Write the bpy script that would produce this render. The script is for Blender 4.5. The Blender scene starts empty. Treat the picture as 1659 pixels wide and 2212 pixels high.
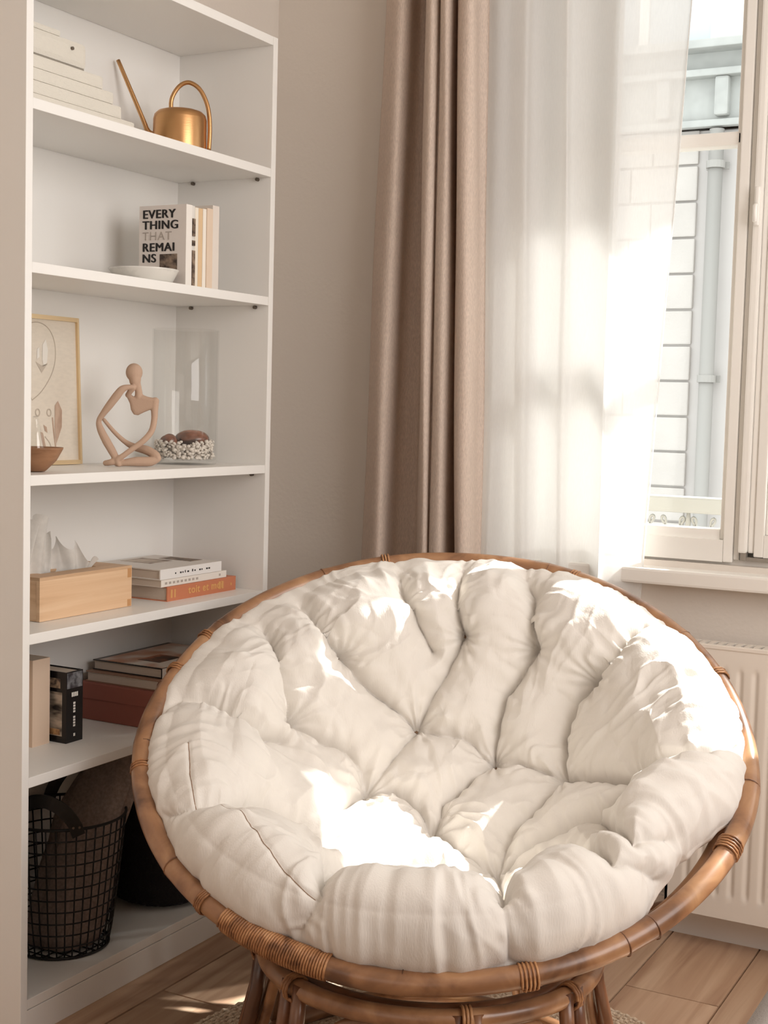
import bpy, bmesh, math, random
import numpy as np
from mathutils import Vector, Matrix
random.seed(7); np.random.seed(7)
S = bpy.context.scene
COL = S.collection

# ---------------------------------------------------------------- camera
cam_d = bpy.data.cameras.new('camera'); cam = bpy.data.objects.new('camera', cam_d); COL.objects.link(cam)
YAW, PITCH, ROLL = 0.4945, -0.0763, 0.0263
f_ = Vector((-math.sin(YAW)*math.cos(PITCH), math.cos(YAW)*math.cos(PITCH), math.sin(PITCH)))
r_ = Vector((math.cos(YAW), math.sin(YAW), 0)); u_ = r_.cross(f_)
r2 = r_*math.cos(ROLL)+u_*math.sin(ROLL); u2 = -r_*math.sin(ROLL)+u_*math.cos(ROLL)
M = Matrix(((r2.x, u2.x, -f_.x, 1.7448), (r2.y, u2.y, -f_.y, -1.8677), (r2.z, u2.z, -f_.z, 1.1968), (0, 0, 0, 1)))
cam.matrix_world = M
cam_d.sensor_fit = 'VERTICAL'; cam_d.sensor_height = 36; cam_d.sensor_width = 27
cam_d.lens = 2972.88*36/2212; cam_d.clip_start = 0.05; cam_d.clip_end = 200
S.camera = cam

# ---------------------------------------------------------------- light and exposure
S.view_settings.view_transform = 'Standard'; S.view_settings.look = 'None'
S.view_settings.exposure = 0.14; S.view_settings.gamma = 1.0
try: S.view_settings.use_curve_mapping = False
except Exception: pass
w = bpy.data.worlds.new('sky'); S.world = w; w.use_nodes = True
bg = w.node_tree.nodes['Background']; bg.inputs[0].default_value = (.955, .975, 1.0, 1); bg.inputs[1].default_value = 2.45

def lamp(name, kind, energy, color, loc=(0,0,0), direction=None, size=None, size_y=None):
    l = bpy.data.lights.new(name, kind); l.energy = energy; l.color = color
    o = bpy.data.objects.new(name, l); COL.objects.link(o); o.location = loc
    if direction: o.rotation_euler = Vector(direction).to_track_quat('-Z', 'Y').to_euler()
    if kind == 'AREA':
        l.shape = 'RECTANGLE'; l.size = size; l.size_y = size_y
    return o
SUN = (0.70, 1.0, 1.3)            # towards the sun, through the window
s = lamp('sun', 'SUN', 11.0, (1, .98, .96), (2, 6, 8), (-SUN[0], -SUN[1], -SUN[2])); s.data.angle = math.radians(.8)
# area fill lamps added to brighten the room from the right and from behind
lamp('side_fill', 'AREA', 39, (1, .968, .955), (2.72, -.38, 1.85), (-1, .10, -.04), 1.5, 1.6)
lamp('rear_fill', 'AREA', 8, (1, .90, .82), (1.3, -3.35, 1.6), (-.1, 1, -.1), 2.0, 1.7)

# ---------------------------------------------------------------- helpers
def lin(c):
    return tuple((x/12.92 if x <= .04045 else ((x+.055)/1.055)**2.4) for x in [v/255 for v in c])+(1,)

def mat(name, rgb, rough=.6, metal=0, var=0.0, vscale=(6,6,6), bump=0.0, bscale=(200,200,200), spec=.4, rgb2=None, sheen=0, coat=0, noise_detail=3):
    m = bpy.data.materials.new(name); m.use_nodes = True
    nt = m.node_tree; b = nt.nodes['Principled BSDF']
    b.inputs['Base Color'].default_value = lin(rgb); b.inputs['Roughness'].default_value = rough
    b.inputs['Metallic'].default_value = metal; b.inputs['Specular IOR Level'].default_value = spec
    if sheen: b.inputs['Sheen Weight'].default_value = sheen
    if coat: b.inputs['Coat Weight'].default_value = coat; b.inputs['Coat Roughness'].default_value = .25
    tc = nt.nodes.new('ShaderNodeTexCoord')
    if var or rgb2:
        mp = nt.nodes.new('ShaderNodeMapping'); mp.inputs['Scale'].default_value = vscale
        n = nt.nodes.new('ShaderNodeTexNoise'); n.inputs['Scale'].default_value = 1; n.inputs['Detail'].default_value = noise_detail
        cr = nt.nodes.new('ShaderNodeValToRGB')
        a = lin(rgb); c2 = lin(rgb2) if rgb2 else tuple(x*(1-var) for x in a[:3])+(1,)
        cr.color_ramp.elements[0].color = c2; cr.color_ramp.elements[0].position = .35
        cr.color_ramp.elements[1].color = a; cr.color_ramp.elements[1].position = .62
        nt.links.new(tc.outputs['Object'], mp.inputs[0]); nt.links.new(mp.outputs[0], n.inputs['Vector'])
        nt.links.new(n.outputs['Fac'], cr.inputs[0]); nt.links.new(cr.outputs[0], b.inputs['Base Color'])
    if bump:
        mp = nt.nodes.new('ShaderNodeMapping'); mp.inputs['Scale'].default_value = bscale
        n = nt.nodes.new('ShaderNodeTexNoise'); n.inputs['Scale'].default_value = 1; n.inputs['Detail'].default_value = 2
        bp = nt.nodes.new('ShaderNodeBump'); bp.inputs['Strength'].default_value = 1; bp.inputs['Distance'].default_value = bump
        nt.links.new(tc.outputs['Object'], mp.inputs[0]); nt.links.new(mp.outputs[0], n.inputs['Vector'])
        nt.links.new(n.outputs['Fac'], bp.inputs['Height']); nt.links.new(bp.outputs[0], b.inputs['Normal'])
    return m

def mesh_obj(name, verts, faces, m, parent=None, smooth=False):
    me = bpy.data.meshes.new(name)
    me.from_pydata([tuple(map(float, v)) for v in verts], [], faces)
    if m: me.materials.append(m)
    if smooth: me.polygons.foreach_set('use_smooth', [True]*len(me.polygons))
    me.update()
    o = bpy.data.objects.new(name, me); COL.objects.link(o)
    if parent is not None: o.parent = parent
    return o

def merge(*parts):
    V, F = [], []
    for v, f in parts:
        k = len(V); V += [tuple(map(float, x)) for x in v]; F += [tuple(i+k for i in q) for q in f]
    return V, F

def box(x0, x1, y0, y1, z0, z1, c=0.0):
    if c <= 0:
        v = [(x0,y0,z0),(x1,y0,z0),(x1,y1,z0),(x0,y1,z0),(x0,y0,z1),(x1,y0,z1),(x1,y1,z1),(x0,y1,z1)]
        return v, [(0,3,2,1),(4,5,6,7),(0,1,5,4),(1,2,6,5),(2,3,7,6),(3,0,4,7)]
    bm = bmesh.new(); bmesh.ops.create_cube(bm, size=1)
    for q in bm.verts: q.co = Vector(((x0+x1)/2+q.co.x*(x1-x0), (y0+y1)/2+q.co.y*(y1-y0), (z0+z1)/2+q.co.z*(z1-z0)))
    bmesh.ops.bevel(bm, geom=list(bm.edges), offset=c, segments=2, profile=.6, affect='EDGES')
    bm.verts.index_update()
    v = [tuple(q.co) for q in bm.verts]; f = [tuple(q.index for q in p.verts) for p in bm.faces]; bm.free()
    return v, f

def tube(path, rad, n=8, closed=False, caps=True):
    P = [Vector(p) for p in path]; N = len(P)
    R = rad if hasattr(rad, '__len__') else [rad]*N
    T = []
    for i in range(N):
        a = P[(i-1) % N] if (closed or i > 0) else P[0]; b = P[(i+1) % N] if (closed or i < N-1) else P[-1]
        T.append((b-a).normalized())
    up = Vector((0,0,1)) if abs(T[0].z) < .9 else Vector((1,0,0))
    nrm = (up-T[0]*up.dot(T[0])).normalized(); V = []; F = []
    for i in range(N):
        nrm = (nrm-T[i]*nrm.dot(T[i])).normalized(); bn = T[i].cross(nrm)
        for k in range(n):
            a = 2*math.pi*k/n; V.append(P[i]+(nrm*math.cos(a)+bn*math.sin(a))*R[i])
    L = N if closed else N-1
    for i in range(L):
        j = (i+1) % N; off = 0
        if closed and j == 0:
            d = V[i*n]; off = min(range(n), key=lambda k: (V[k]-d).length)
        for k in range(n):
            F.append((i*n+k, i*n+(k+1) % n, j*n+(k+1+off) % n, j*n+(k+off) % n))
    if caps and not closed:
        F.append(tuple(range(n-1, -1, -1))); F.append(tuple((N-1)*n+k for k in range(n)))
    return [tuple(v) for v in V], F

def lathe(prof, n=32, c=(0,0,0), close_top=False):
    V, F = [], []
    for r, z in prof:
        for k in range(n):
            a = 2*math.pi*k/n; V.append((c[0]+r*math.cos(a), c[1]+r*math.sin(a), c[2]+z))
    for i in range(len(prof)-1):
        for k in range(n): F.append((i*n+k, i*n+(k+1) % n, (i+1)*n+(k+1) % n, (i+1)*n+k))
    return V, F

def grid(V2):      # list of rows of points
    R, Cn = len(V2), len(V2[0]); V = [p for row in V2 for p in row]
    return V, [(i*Cn+j, i*Cn+j+1, (i+1)*Cn+j+1, (i+1)*Cn+j) for i in range(R-1) for j in range(Cn-1)]

def smoothpath(pts, k=6, closed=False):
    P = [Vector(p) for p in pts]; n = len(P); out = []
    for i in range(n if closed else n-1):
        p1, p2 = P[i], P[(i+1) % n]
        p0 = P[(i-1) % n] if (closed or i > 0) else p1; p3 = P[(i+2) % n] if (closed or i < n-2) else p2
        for t in [j/k for j in range(k)]:
            out.append(.5*((2*p1)+(-p0+p2)*t+(2*p0-5*p1+4*p2-p3)*t*t+(-p0+3*p1-3*p2+p3)*t**3))
    if not closed: out.append(P[-1])
    return out

def thing(name, label, cat, loc=(0,0,0), group=None):
    o = bpy.data.objects.new(name, None); COL.objects.link(o); o.location = loc; o.empty_display_size = .05
    return tag(o, label, cat, group)
def tag(o, label, cat, group=None):
    o['label'] = label; o['category'] = cat
    if group: o['group'] = group
    return o
def structure(o, label=None):
    o['kind'] = 'structure'
    if label: o['label'] = label
    return o
def part(name, vf, m, parent, smooth=False, label=None):
    # geometry is given in world coordinates; make it local to the parent's location
    off = Vector((0,0,0)); p = parent
    while p is not None: off += p.location; p = p.parent
    o = mesh_obj(name, [(v[0]-off.x, v[1]-off.y, v[2]-off.z) for v in vf[0]], vf[1], m, parent, smooth)
    if label: o['label'] = label
    return o
def text(name, body, size, origin, X, Y, m, parent, depth=.0004, sx=1.0, bold=0.0, align='LEFT'):
    cu = bpy.data.curves.new(name, 'FONT'); cu.body = body; cu.size = size; cu.extrude = depth; cu.offset = bold; cu.align_x = align; cu.space_character = 1.09
    t = bpy.data.objects.new(name+'_tmp', cu); COL.objects.link(t)
    dg = bpy.context.evaluated_depsgraph_get(); me = bpy.data.meshes.new_from_object(t.evaluated_get(dg))
    bpy.data.objects.remove(t); X = Vector(X); Y = Vector(Y); Z = X.cross(Y)
    V = [Vector(origin)+X*v.co.x*sx+Y*v.co.y+Z*v.co.z for v in me.vertices]; F = [tuple(p.vertices) for p in me.polygons]
    bpy.data.meshes.remove(me)
    return part(name, (V, F), m, parent)

# ---------------------------------------------------------------- materials
M_wall = mat('wall_paint', (222,213,203), .9, bump=.0006, bscale=(90,90,90), spec=.2)
M_ceil = mat('ceiling_paint', (236,230,222), .95)
M_white = mat('white_laminate', (238,235,230), .38, spec=.45)
M_frame = mat('window_enamel', (236,232,225), .4)
M_rad = mat('radiator_enamel', (236,228,217), .35)
M_black = mat('black_leather', (22,19,18), .45)
M_wire = mat('black_wire', (20,17,16), .5)
M_brass = mat('brushed_brass', (202,156,108), .34, 1.0, bump=.0002, bscale=(6,6,900))
M_pin = mat('shelf_pin_metal', (120,110,100), .4, 1.0)

def wood_mat(name, c1, c2, c3, scale, rough=.5, coat=0, band=None):
    m = bpy.data.materials.new(name); m.use_nodes = True; nt = m.node_tree; b = nt.nodes['Principled BSDF']
    b.inputs['Roughness'].default_value = rough
    if coat: b.inputs['Coat Weight'].default_value = coat; b.inputs['Coat Roughness'].default_value = .2
    tc = nt.nodes.new('ShaderNodeTexCoord'); mp = nt.nodes.new('ShaderNodeMapping'); mp.inputs['Scale'].default_value = scale
    oi = nt.nodes.new('ShaderNodeObjectInfo'); ad = nt.nodes.new('ShaderNodeVectorMath'); ad.operation = 'ADD'
    ml = nt.nodes.new('ShaderNodeMath'); ml.operation = 'MULTIPLY'; ml.inputs[1].default_value = 37
    nt.links.new(oi.outputs['Random'], ml.inputs[0]); nt.links.new(tc.outputs['Object'], mp.inputs[0])
    nt.links.new(mp.outputs[0], ad.inputs[0]); nt.links.new(ml.outputs[0], ad.inputs[1])
    n = nt.nodes.new('ShaderNodeTexNoise'); n.inputs['Scale'].default_value = 1; n.inputs['Detail'].default_value = 6; n.inputs['Distortion'].default_value = .6
    cr = nt.nodes.new('ShaderNodeValToRGB'); e = cr.color_ramp.elements
    e[0].position = .3; e[0].color = lin(c1); e[1].position = .7; e[1].color = lin(c3); x = e.new(.5); x.color = lin(c2)
    hs = nt.nodes.new('ShaderNodeHueSaturation'); mr = nt.nodes.new('ShaderNodeMapRange'); mr.inputs[3].default_value = .86; mr.inputs[4].default_value = 1.1
    nt.links.new(oi.outputs['Random'], mr.inputs[0]); nt.links.new(mr.outputs[0], hs.inputs['Value'])
    nt.links.new(ad.outputs[0], n.inputs['Vector']); nt.links.new(n.outputs['Fac'], cr.inputs[0])
    nt.links.new(cr.outputs[0], hs.inputs['Color']); nt.links.new(hs.outputs[0], b.inputs['Base Color'])
    bp = nt.nodes.new('ShaderNodeBump'); bp.inputs['Distance'].default_value = .0008; bp.inputs['Strength'].default_value = .5
    nt.links.new(n.outputs['Fac'], bp.inputs['Height']); nt.links.new(bp.outputs[0], b.inputs['Normal'])
    return m
M_plank = wood_mat('oak_laminate', (160,124,98), (190,156,128), (210,180,152), (26, 1.6, 8), .42)
M_gap = mat('plank_joint', (96,66,46), .8)
M_rattan = wood_mat('rattan_cane', (98,64,42), (154,110,76), (186,142,102), (12,12,12), .36, .35)
M_rattan2 = wood_mat('rattan_cane_dark', (78,48,32), (118,76,50), (152,106,72), (9,9,9), .36, .4)
M_wrap = wood_mat('rattan_binding', (112,74,46), (164,114,74), (196,148,104), (40,40,40), .45)
M_bamboo = wood_mat('bamboo_wood', (204,164,126), (220,182,144), (230,196,160), (9, 2.2, 60), .5)
M_bowlwood = wood_mat('turned_wood', (128,88,58), (150,108,76), (168,124,90), (12,12,40), .5)

def cloth_mat(name, rgb, trans, transparent, tint=None, scale=700, bump=.0004, weave=(1,1,1), var=.12):
    m = bpy.data.materials.new(name); m.use_nodes = True; nt = m.node_tree
    for x in list(nt.nodes): nt.nodes.remove(x)
    out = nt.nodes.new('ShaderNodeOutputMaterial'); df = nt.nodes.new('ShaderNodeBsdfDiffuse'); tl = nt.nodes.new('ShaderNodeBsdfTranslucent')
    tc = nt.nodes.new('ShaderNodeTexCoord'); mp = nt.nodes.new('ShaderNodeMapping'); mp.inputs['Scale'].default_value = [scale*x for x in weave]
    n = nt.nodes.new('ShaderNodeTexNoise'); n.inputs['Scale'].default_value = 1; n.inputs['Detail'].default_value = 2
    cr = nt.nodes.new('ShaderNodeValToRGB'); a = lin(rgb); cr.color_ramp.elements[0].position = .3; cr.color_ramp.elements[1].position = .7
    cr.color_ramp.elements[0].color = tuple(x*(1-var) for x in a[:3])+(1,); cr.color_ramp.elements[1].color = a
    nt.links.new(tc.outputs['Object'], mp.inputs[0]); nt.links.new(mp.outputs[0], n.inputs['Vector']); nt.links.new(n.outputs['Fac'], cr.inputs[0])
    nt.links.new(cr.outputs[0], df.inputs[0])
    if tint: tl.inputs[0].default_value = lin(tint)
    else: nt.links.new(cr.outputs[0], tl.inputs[0])
    bp = nt.nodes.new('ShaderNodeBump'); bp.inputs['Distance'].default_value = bump; nt.links.new(n.outputs['Fac'], bp.inputs['Height'])
    nt.links.new(bp.outputs[0], df.inputs['Normal'])
    mx = nt.nodes.new('ShaderNodeMixShader'); mx.inputs[0].default_value = trans
    nt.links.new(df.outputs[0], mx.inputs[1]); nt.links.new(tl.outputs[0], mx.inputs[2]); last = mx
    if transparent:
        tp = nt.nodes.new('ShaderNodeBsdfTransparent'); m2 = nt.nodes.new('ShaderNodeMixShader'); m2.inputs[0].default_value = transparent
        nt.links.new(mx.outputs[0], m2.inputs[1]); nt.links.new(tp.outputs[0], m2.inputs[2]); last = m2
    nt.links.new(last.outputs[0], out.inputs[0])
    return m
M_linen = cloth_mat('linen_curtain', (248,232,218), .3, 0, (236,206,178), 1, .0008, (500,500,110), .26)
M_sheer = cloth_mat('sheer_voile', (247,246,244), .55, .16, None, 1, .0002, (900,900,60), .05)
M_sheer2 = cloth_mat('sheer_voile_folded', (247,246,244), .25, .09, None, 1, .0002, (900,900,60), .05)
M_tissue = cloth_mat('tissue_paper', (240,236,230), .35, 0, None, 60, .0004)

def glass_mat(name, tint=(1,1,1), refl=.12, rough=.02):
    m = bpy.data.materials.new(name); m.use_nodes = True; nt = m.node_tree
    for x in list(nt.nodes): nt.nodes.remove(x)
    out = nt.nodes.new('ShaderNodeOutputMaterial'); tp = nt.nodes.new('ShaderNodeBsdfTransparent'); tp.inputs[0].default_value = tint+(1,)
    gl = nt.nodes.new('ShaderNodeBsdfGlossy'); gl.inputs['Roughness'].default_value = rough
    fr = nt.nodes.new('ShaderNodeLayerWeight'); fr.inputs[0].default_value = .5; pw = nt.nodes.new('ShaderNodeMath'); pw.operation = 'POWER'; pw.inputs[1].default_value = 5
    mr = nt.nodes.new('ShaderNodeMath'); mr.operation = 'MULTIPLY_ADD'; mr.inputs[1].default_value = .15; mr.inputs[2].default_value = refl
    mx = nt.nodes.new('ShaderNodeMixShader'); mr.use_clamp = True
    nt.links.new(fr.outputs['Facing'], pw.inputs[0]); nt.links.new(pw.outputs[0], mr.inputs[0]); nt.links.new(mr.outputs[0], mx.inputs[0])
    nt.links.new(tp.outputs[0], mx.inputs[1]); nt.links.new(gl.outputs[0], mx.inputs[2]); nt.links.new(mx.outputs[0], out.inputs[0])
    return m
M_pane = glass_mat('window_glass', (.97,.98,.97), .03)
M_glass = glass_mat('clear_glass', (.995,.995,.99), .045)

# ================================================================ ROOM
X0, X1, Y0, Y1, ZC = -.270, 2.85, -3.5, 1.22, 2.75
WX0, WX1, WZ0, WZ1, WT = .42, 2.62, .86, 2.55, .30       # window opening in the back wall
bm_parts = [box(X0-.2, WX0, Y1, Y1+WT, -.1, ZC), box(WX1, X1+.2, Y1, Y1+WT, -.1, ZC), box(WX0, WX1, Y1, Y1+WT, -.1, WZ0), box(WX0, WX1, Y1, Y1+WT, WZ1, ZC)]
structure(mesh_obj('wall_back', *merge(*bm_parts), M_wall), 'beige painted window wall behind the chair')
structure(mesh_obj('wall_left', *box(X0-.2, X0, Y0, Y1, -.1, ZC), M_wall), 'beige wall behind the bookcase')
structure(mesh_obj('wall_right', *box(X1, X1+.2, Y0, Y1, -.1, ZC), M_wall))
structure(mesh_obj('wall_front', *box(X0-.2, X1+.2, Y0-.2, Y0, -.1, ZC), M_wall))
structure(mesh_obj('ceiling', *box(X0-.2, X1+.2, Y0-.2, Y1+WT, ZC, ZC+.1), M_ceil))
floor = structure(mesh_obj('floor', *box(X0-.2, X1+.2, Y0-.2, Y1, -.12, -.009), M_gap), 'light oak laminate floor')
rows = {0: .325, 4: .855}
i = 0; x = -.32
pl_cache = {}
while x < X1:
    off = {(-.32): .0}.get(x, 0); k = round((x-.08)/.2)
    joint = {-2: .1, -1: -.35, 0: .325, 1: .95, 2: -.15, 3: .55, 4: .855, 5: .1}.get(k, random.uniform(-.6, .6))
    y = joint-1.2*5
    while y < Y1:
        a, b = max(y, Y0), min(y+1.2, Y1)
        if b-a > .02:
            xa, xb = max(x, X0), min(x+.2, X1)
            v, f = box(-(xb-xa)/2+.0012, (xb-xa)/2-.0012, -(b-a)/2+.0012, (b-a)/2-.0012, -.009, 0)
            # small chamfer on the top edge
            for q in range(4, 8): v[q] = (v[q][0]*(1-.012), v[q][1]*(1-.0016), v[q][2])
            p = mesh_obj('plank', v, f, M_plank, floor); p.location = ((xa+xb)/2, (a+b)/2, random.uniform(-.0003, .0003))
        y += 1.2
    x = round(x+.2, 3)
def skirting(name, x0, x1, y0, y1, face):
    h = .085
    if face == 'y': v, f = box(x0, x1, y0, y1, 0, h-.006); v2, f2 = box(x0, x1, y0+.005, y1, h-.006, h)
    else: v, f = box(x0, x1, y0, y1, 0, h-.006); v2, f2 = box(x0, x1-.005, y0, y1, h-.006, h)
    return structure(mesh_obj(name, *merge((v, f), (v2, f2)), M_white))
skirting('baseboard_back', X0, X1, Y1-.015, Y1, 'y'); skirting('baseboard_left', X0, X0+.0001+.003, Y0, Y1-.016, 'x')

# ---------------------------------------------------------------- window
win = structure(thing('window_1', 'white framed casement window with a horizontal glazing bar', 'window', (WX0, 1.24, WZ0))); del win['category']
FY0, FY1 = 1.240, 1.30
MX0, MX1 = .935, 1.02
fr = merge(box(WX0, WX0+.045, FY0, FY1, WZ0, WZ1, .004), box(WX1-.045, WX1, FY0, FY1, WZ0, WZ1, .004), box(WX0+.045, WX1-.045, FY0+.0005, FY1, WZ1-.05, WZ1), box(WX0+.045, WX1-.045, FY0+.004, FY1, WZ0, WZ0+.012))
part('frame', fr, M_frame, win)
def sash(x0, x1, z0, z1, st=.05):
    g = merge(box(x0, x0+.022, FY0-.012, FY1-.01, z0, z1, .003), box(x1-.022, x1, FY0-.012, FY1-.01, z0, z1, .003),
              box(x0+.022, x1-.022, FY0-.0115, FY1-.01, z0, z0+.05), box(x0+.022, x1-.022, FY0-.0115, FY1-.01, z1-.045, z1))
    s_ = part('sash', g, M_frame, win)
    inner = merge(box(x0+.022, x0+.033, FY0, FY1-.015, z0+.05, z1-.045, .003), box(x1-.033, x1-.022, FY0, FY1-.015, z0+.05, z1-.045, .003),
                  box(x0+.033, x1-.033, FY0+.0005, FY1-.015, z0+.05, z0+.072))
    part('glazing_bead', inner, M_frame, s_)
    return s_
MA, MB_ = .971, 1.018      # faces of the two meeting stiles
sl = sash(WX0+.045, MA, WZ0+.006, WZ1-.05); sr = sash(MB_, 1.72, WZ0+.022, WZ1-.05); s3 = sash(1.78, WX1-.045, WZ0+.022, WZ1-.05)
for s__, xa, xb in ((sl, WX0+.075, MA-.022), (sr, MB_+.022, 1.70), (s3, 1.80, WX1-.075)):
    part('glazing_bar', box(xa, xb, FY0, FY1-.01, 1.799, 1.829, .005), M_frame, s__)
    part('pane', box(xa, xb, 1.272, 1.276, WZ0+.06, WZ1-.09), M_pane, s__)
mul = part('mullion', merge(box(MA, MA+.014, FY0-.005, FY1, WZ0+.012, WZ1-.05, .004), box(MA+.014, MB_-.014, FY0-.022, FY1, WZ0+.03, WZ1-.05, .005), box(MB_-.014, MB_, FY0-.008, FY1, WZ0+.03, WZ1-.05, .004)), M_frame, win)
part('stile_backing', box(MA-.03, MB_+.03, FY1-.012, FY1+.004, WZ0+.004, WZ1-.05), M_frame, mul)
part('mullion', box(1.72, 1.78, FY0, FY1, WZ0+.012, WZ1-.05, .004), M_frame, win)
part('latch', merge(box(.990, 1.0, FY0-.034, FY0-.02, 1.615, 1.70, .003), tube([(.995, FY0-.034, 1.66), (.997, FY0-.055, 1.655), (.998, FY0-.058, 1.62)], .0045, 8)), M_frame, win, True)
part('hinge_guide', merge(box(.992, 1.07, FY0-.014, FY0+.004, WZ0+.013, WZ0+.021, .001), box(.990, 1.003, FY0-.018, FY0+.002, WZ0+.013, WZ0+.036, .001)), mat('grey_hinge_metal', (150,142,132), .5, .3), win, label='grey metal guide')
part('sill', merge(box(WX0-.05, WX1+.06, 1.160, 1.2195, WZ0-.05, WZ0-.014, .006), box(WX0, WX1, 1.218, 1.24, WZ0-.03, WZ0-.014)), M_frame, win)
part('outer_sill', box(WX0, WX1, 1.30, 1.56, WZ0-.03, WZ0-.004, .004), M_frame, win)

# iron guard outside the window
gd = thing('window_guard', 'pale iron window guard with small scrolls seen through the glass', 'railing', (WX0, 1.50, WZ0))
M_guard = mat('guard_paint', (176,176,172), .6)
GZ = WZ0+.036
part('hand_rail', box(WX0, WX1, 1.475, 1.525, GZ+.058, GZ+.098, .006), M_guard, gd)
part('bottom_rail', box(WX0, WX1, 1.49, 1.51, GZ-.004, GZ+.014, .003), M_guard, gd)
for sx in [WX0+.06+.0775*k for k in range(27)]:
    for sg in (-1, 1):
        pth = [(sx+sg*(.006+.026*t*math.cos(t*5.2)*(1.15-t)+.012), 1.50, GZ+.016+.034*t*(1.5-t)*1.3+.012*math.sin(t*5)) for t in [k/12 for k in range(13)]]
        part('scroll', tube(pth, .0035, 6), M_guard, gd, True)
    if int(round((sx-WX0)/.0775)) % 2 == 1:
        part('finial', tube([(sx, 1.50, GZ+.01), (sx, 1.50, GZ+.07)], [.009, .004], 8), M_guard, gd, True)

# ================================================================ ACROSS THE STREET
FYB = 8.0
M_stone = mat('limestone', (184,179,173), .9, var=.08, vscale=(3,3,3), bump=.004, bscale=(30,30,30))
M_facade = mat('rendered_facade', (188,184,180), .9, var=.05, vscale=(2,2,2))
M_pipe = mat('zinc_pipe', (152,150,145), .55)
M_slate = mat('grey_iron', (150,160,160), .6)
bl = thing('building', 'pale stone apartment building across the street', 'building', (-2, FYB, -6))
part('wall', box(-9, 6, FYB, FYB+3, -6, 8.5), M_facade, bl)
part('recess_wall', box(-.99, 4, FYB-.02, FYB, -6, 3.21), M_facade, bl)
sm = None
for k in range(-6, 10):
    z0 = .669+.2567*k+.008; x = -1.085
    for j in range(5):
        L = .62 if (j+k) % 2 else .46
        if j == 0: L = .34 if k % 2 else .5
        part('stone_block', box(x-L+.012, x, FYB-.03+random.uniform(-.004, .004), FYB+.02, z0, z0+.2567-.016, .01), M_stone, bl); x -= L
dp = part('downpipe', tube([(-.93, FYB-.13, -6), (-.93, FYB-.13, 3.2)], .052, 16), M_pipe, bl, True)
for z in (-.2, 1.43, 2.93): part('pipe_bracket', merge(tube([(-.93, FYB-.13, z), (-.93, FYB-.13, z+.05)], .066, 16), box(-1.01, -.85, FYB-.075, FYB-.055, z, z+.05)), M_pipe, dp)
M_corn = mat('weathered_cornice', (168,170,166), .8, var=.12, vscale=(9,9,9))
cor = part('cornice', merge(box(-5, 4, FYB-.10, FYB, 3.22, 3.80, .01), box(-5, 4, FYB-.20, FYB, 3.56, 3.61, .01), box(-5, 4, FYB-.26, FYB, 3.74, 3.80, .01), box(-5, 4, FYB-.15, FYB, 3.22, 3.27, .01)), M_corn, bl)
for k in range(14):
    part('bracket', box(-3.05+.42*k, -2.95+.42*k, FYB-.18, FYB-.09, 3.29, 3.56, .02), M_corn, cor)
M_upper = mat('upper_wall', (184,188,190), .8, var=.1, vscale=(5,5,5)); M_cream = mat('cream_shutter', (226,218,208), .7)
part('upper_wall', box(-9, 6, FYB-.02, FYB, 3.80, 8.4), M_upper, bl)
for xa in (-3.3, -1.55, .25, 2.0):
    wf = part('window', merge(box(xa, xa+.07, FYB-.06, FYB, 3.80, 5.9), box(xa+.95, xa+1.02, FYB-.06, FYB, 3.80, 5.9), box(xa, xa+1.02, FYB-.06, FYB, 5.9, 6.0)), M_frame, bl)
    part('shutter', box(xa+.52, xa+.95, FYB-.045, FYB-.025, 3.80, 5.9), M_cream, wf); part('pane', box(xa+.07, xa+.52, FYB-.04, FYB-.03, 3.80, 5.9), mat('far_window_glass', (186,196,200), .1, spec=.6), wf)
st = structure(mesh_obj('ground', *box(-12, 14, 1.6, 12, -6.1, -6.0), mat('street', (170,165,158), .9)))
# unseen overhang and bar, added to block sun from the sheer and seat
ub = thing('sun_blocker', 'unseen overhang added outside above the window to block the sun', 'sun blocker', (.9, 1.6, 3.1))
part('slab', box(-.6, 4.6, 1.52, 2.25, 3.0, 3.14), M_stone, ub)
part('shadow_bar', tube([(-.3, 2.18, 2.53), (4.3, 2.18, 2.58)], .026, 10), M_slate, ub)
for xk in (-.3, 4.3): part('hanger', tube([(xk, 2.18, 2.53), (xk, 2.18, 3.01)], .012, 8), M_slate, ub)

# ================================================================ BOOKCASE
W, D, H, T = .806, .266, 2.02, .018
Z2, Z3, Z4, Z5, Z6, ZB = 1.728, 1.4396, 1.0562, .7649, .4978, .076
bc = thing('bookcase', 'tall white open bookcase with seven boards against the left wall', 'bookcase', (0, 0, 0))
part('side_panel', box(-D, 0, 0, T, 0, H, .0012), M_white, bc)
part('side_panel', box(-D, 0, W-T, W, 0, H, .0012), M_white, bc)
part('back_panel', box(-D+.001, -D+.005, T, W-T, .06, H-.01), M_white, bc)
part('kickboard', box(-.012, -.001, T, W-T, 0, ZB-.021, .001), M_white, bc)
for z in (H, Z2, Z3, Z4, Z5, Z6, ZB):
    sh = part('shelf', box(-D+.006, -.0008, T+.0004, W-T-.0004, z-.0195, z, .0012), M_white, bc)
    if z not in (H, ZB):
        for y in (T+.004, W-T-.004):
            for xx in (-.035, -.215):
                part('shelf_pin', tube([(xx, y-.0038, z-.0235), (xx, y+.0038, z-.0235)], .004, 8), M_pin, sh)

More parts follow.
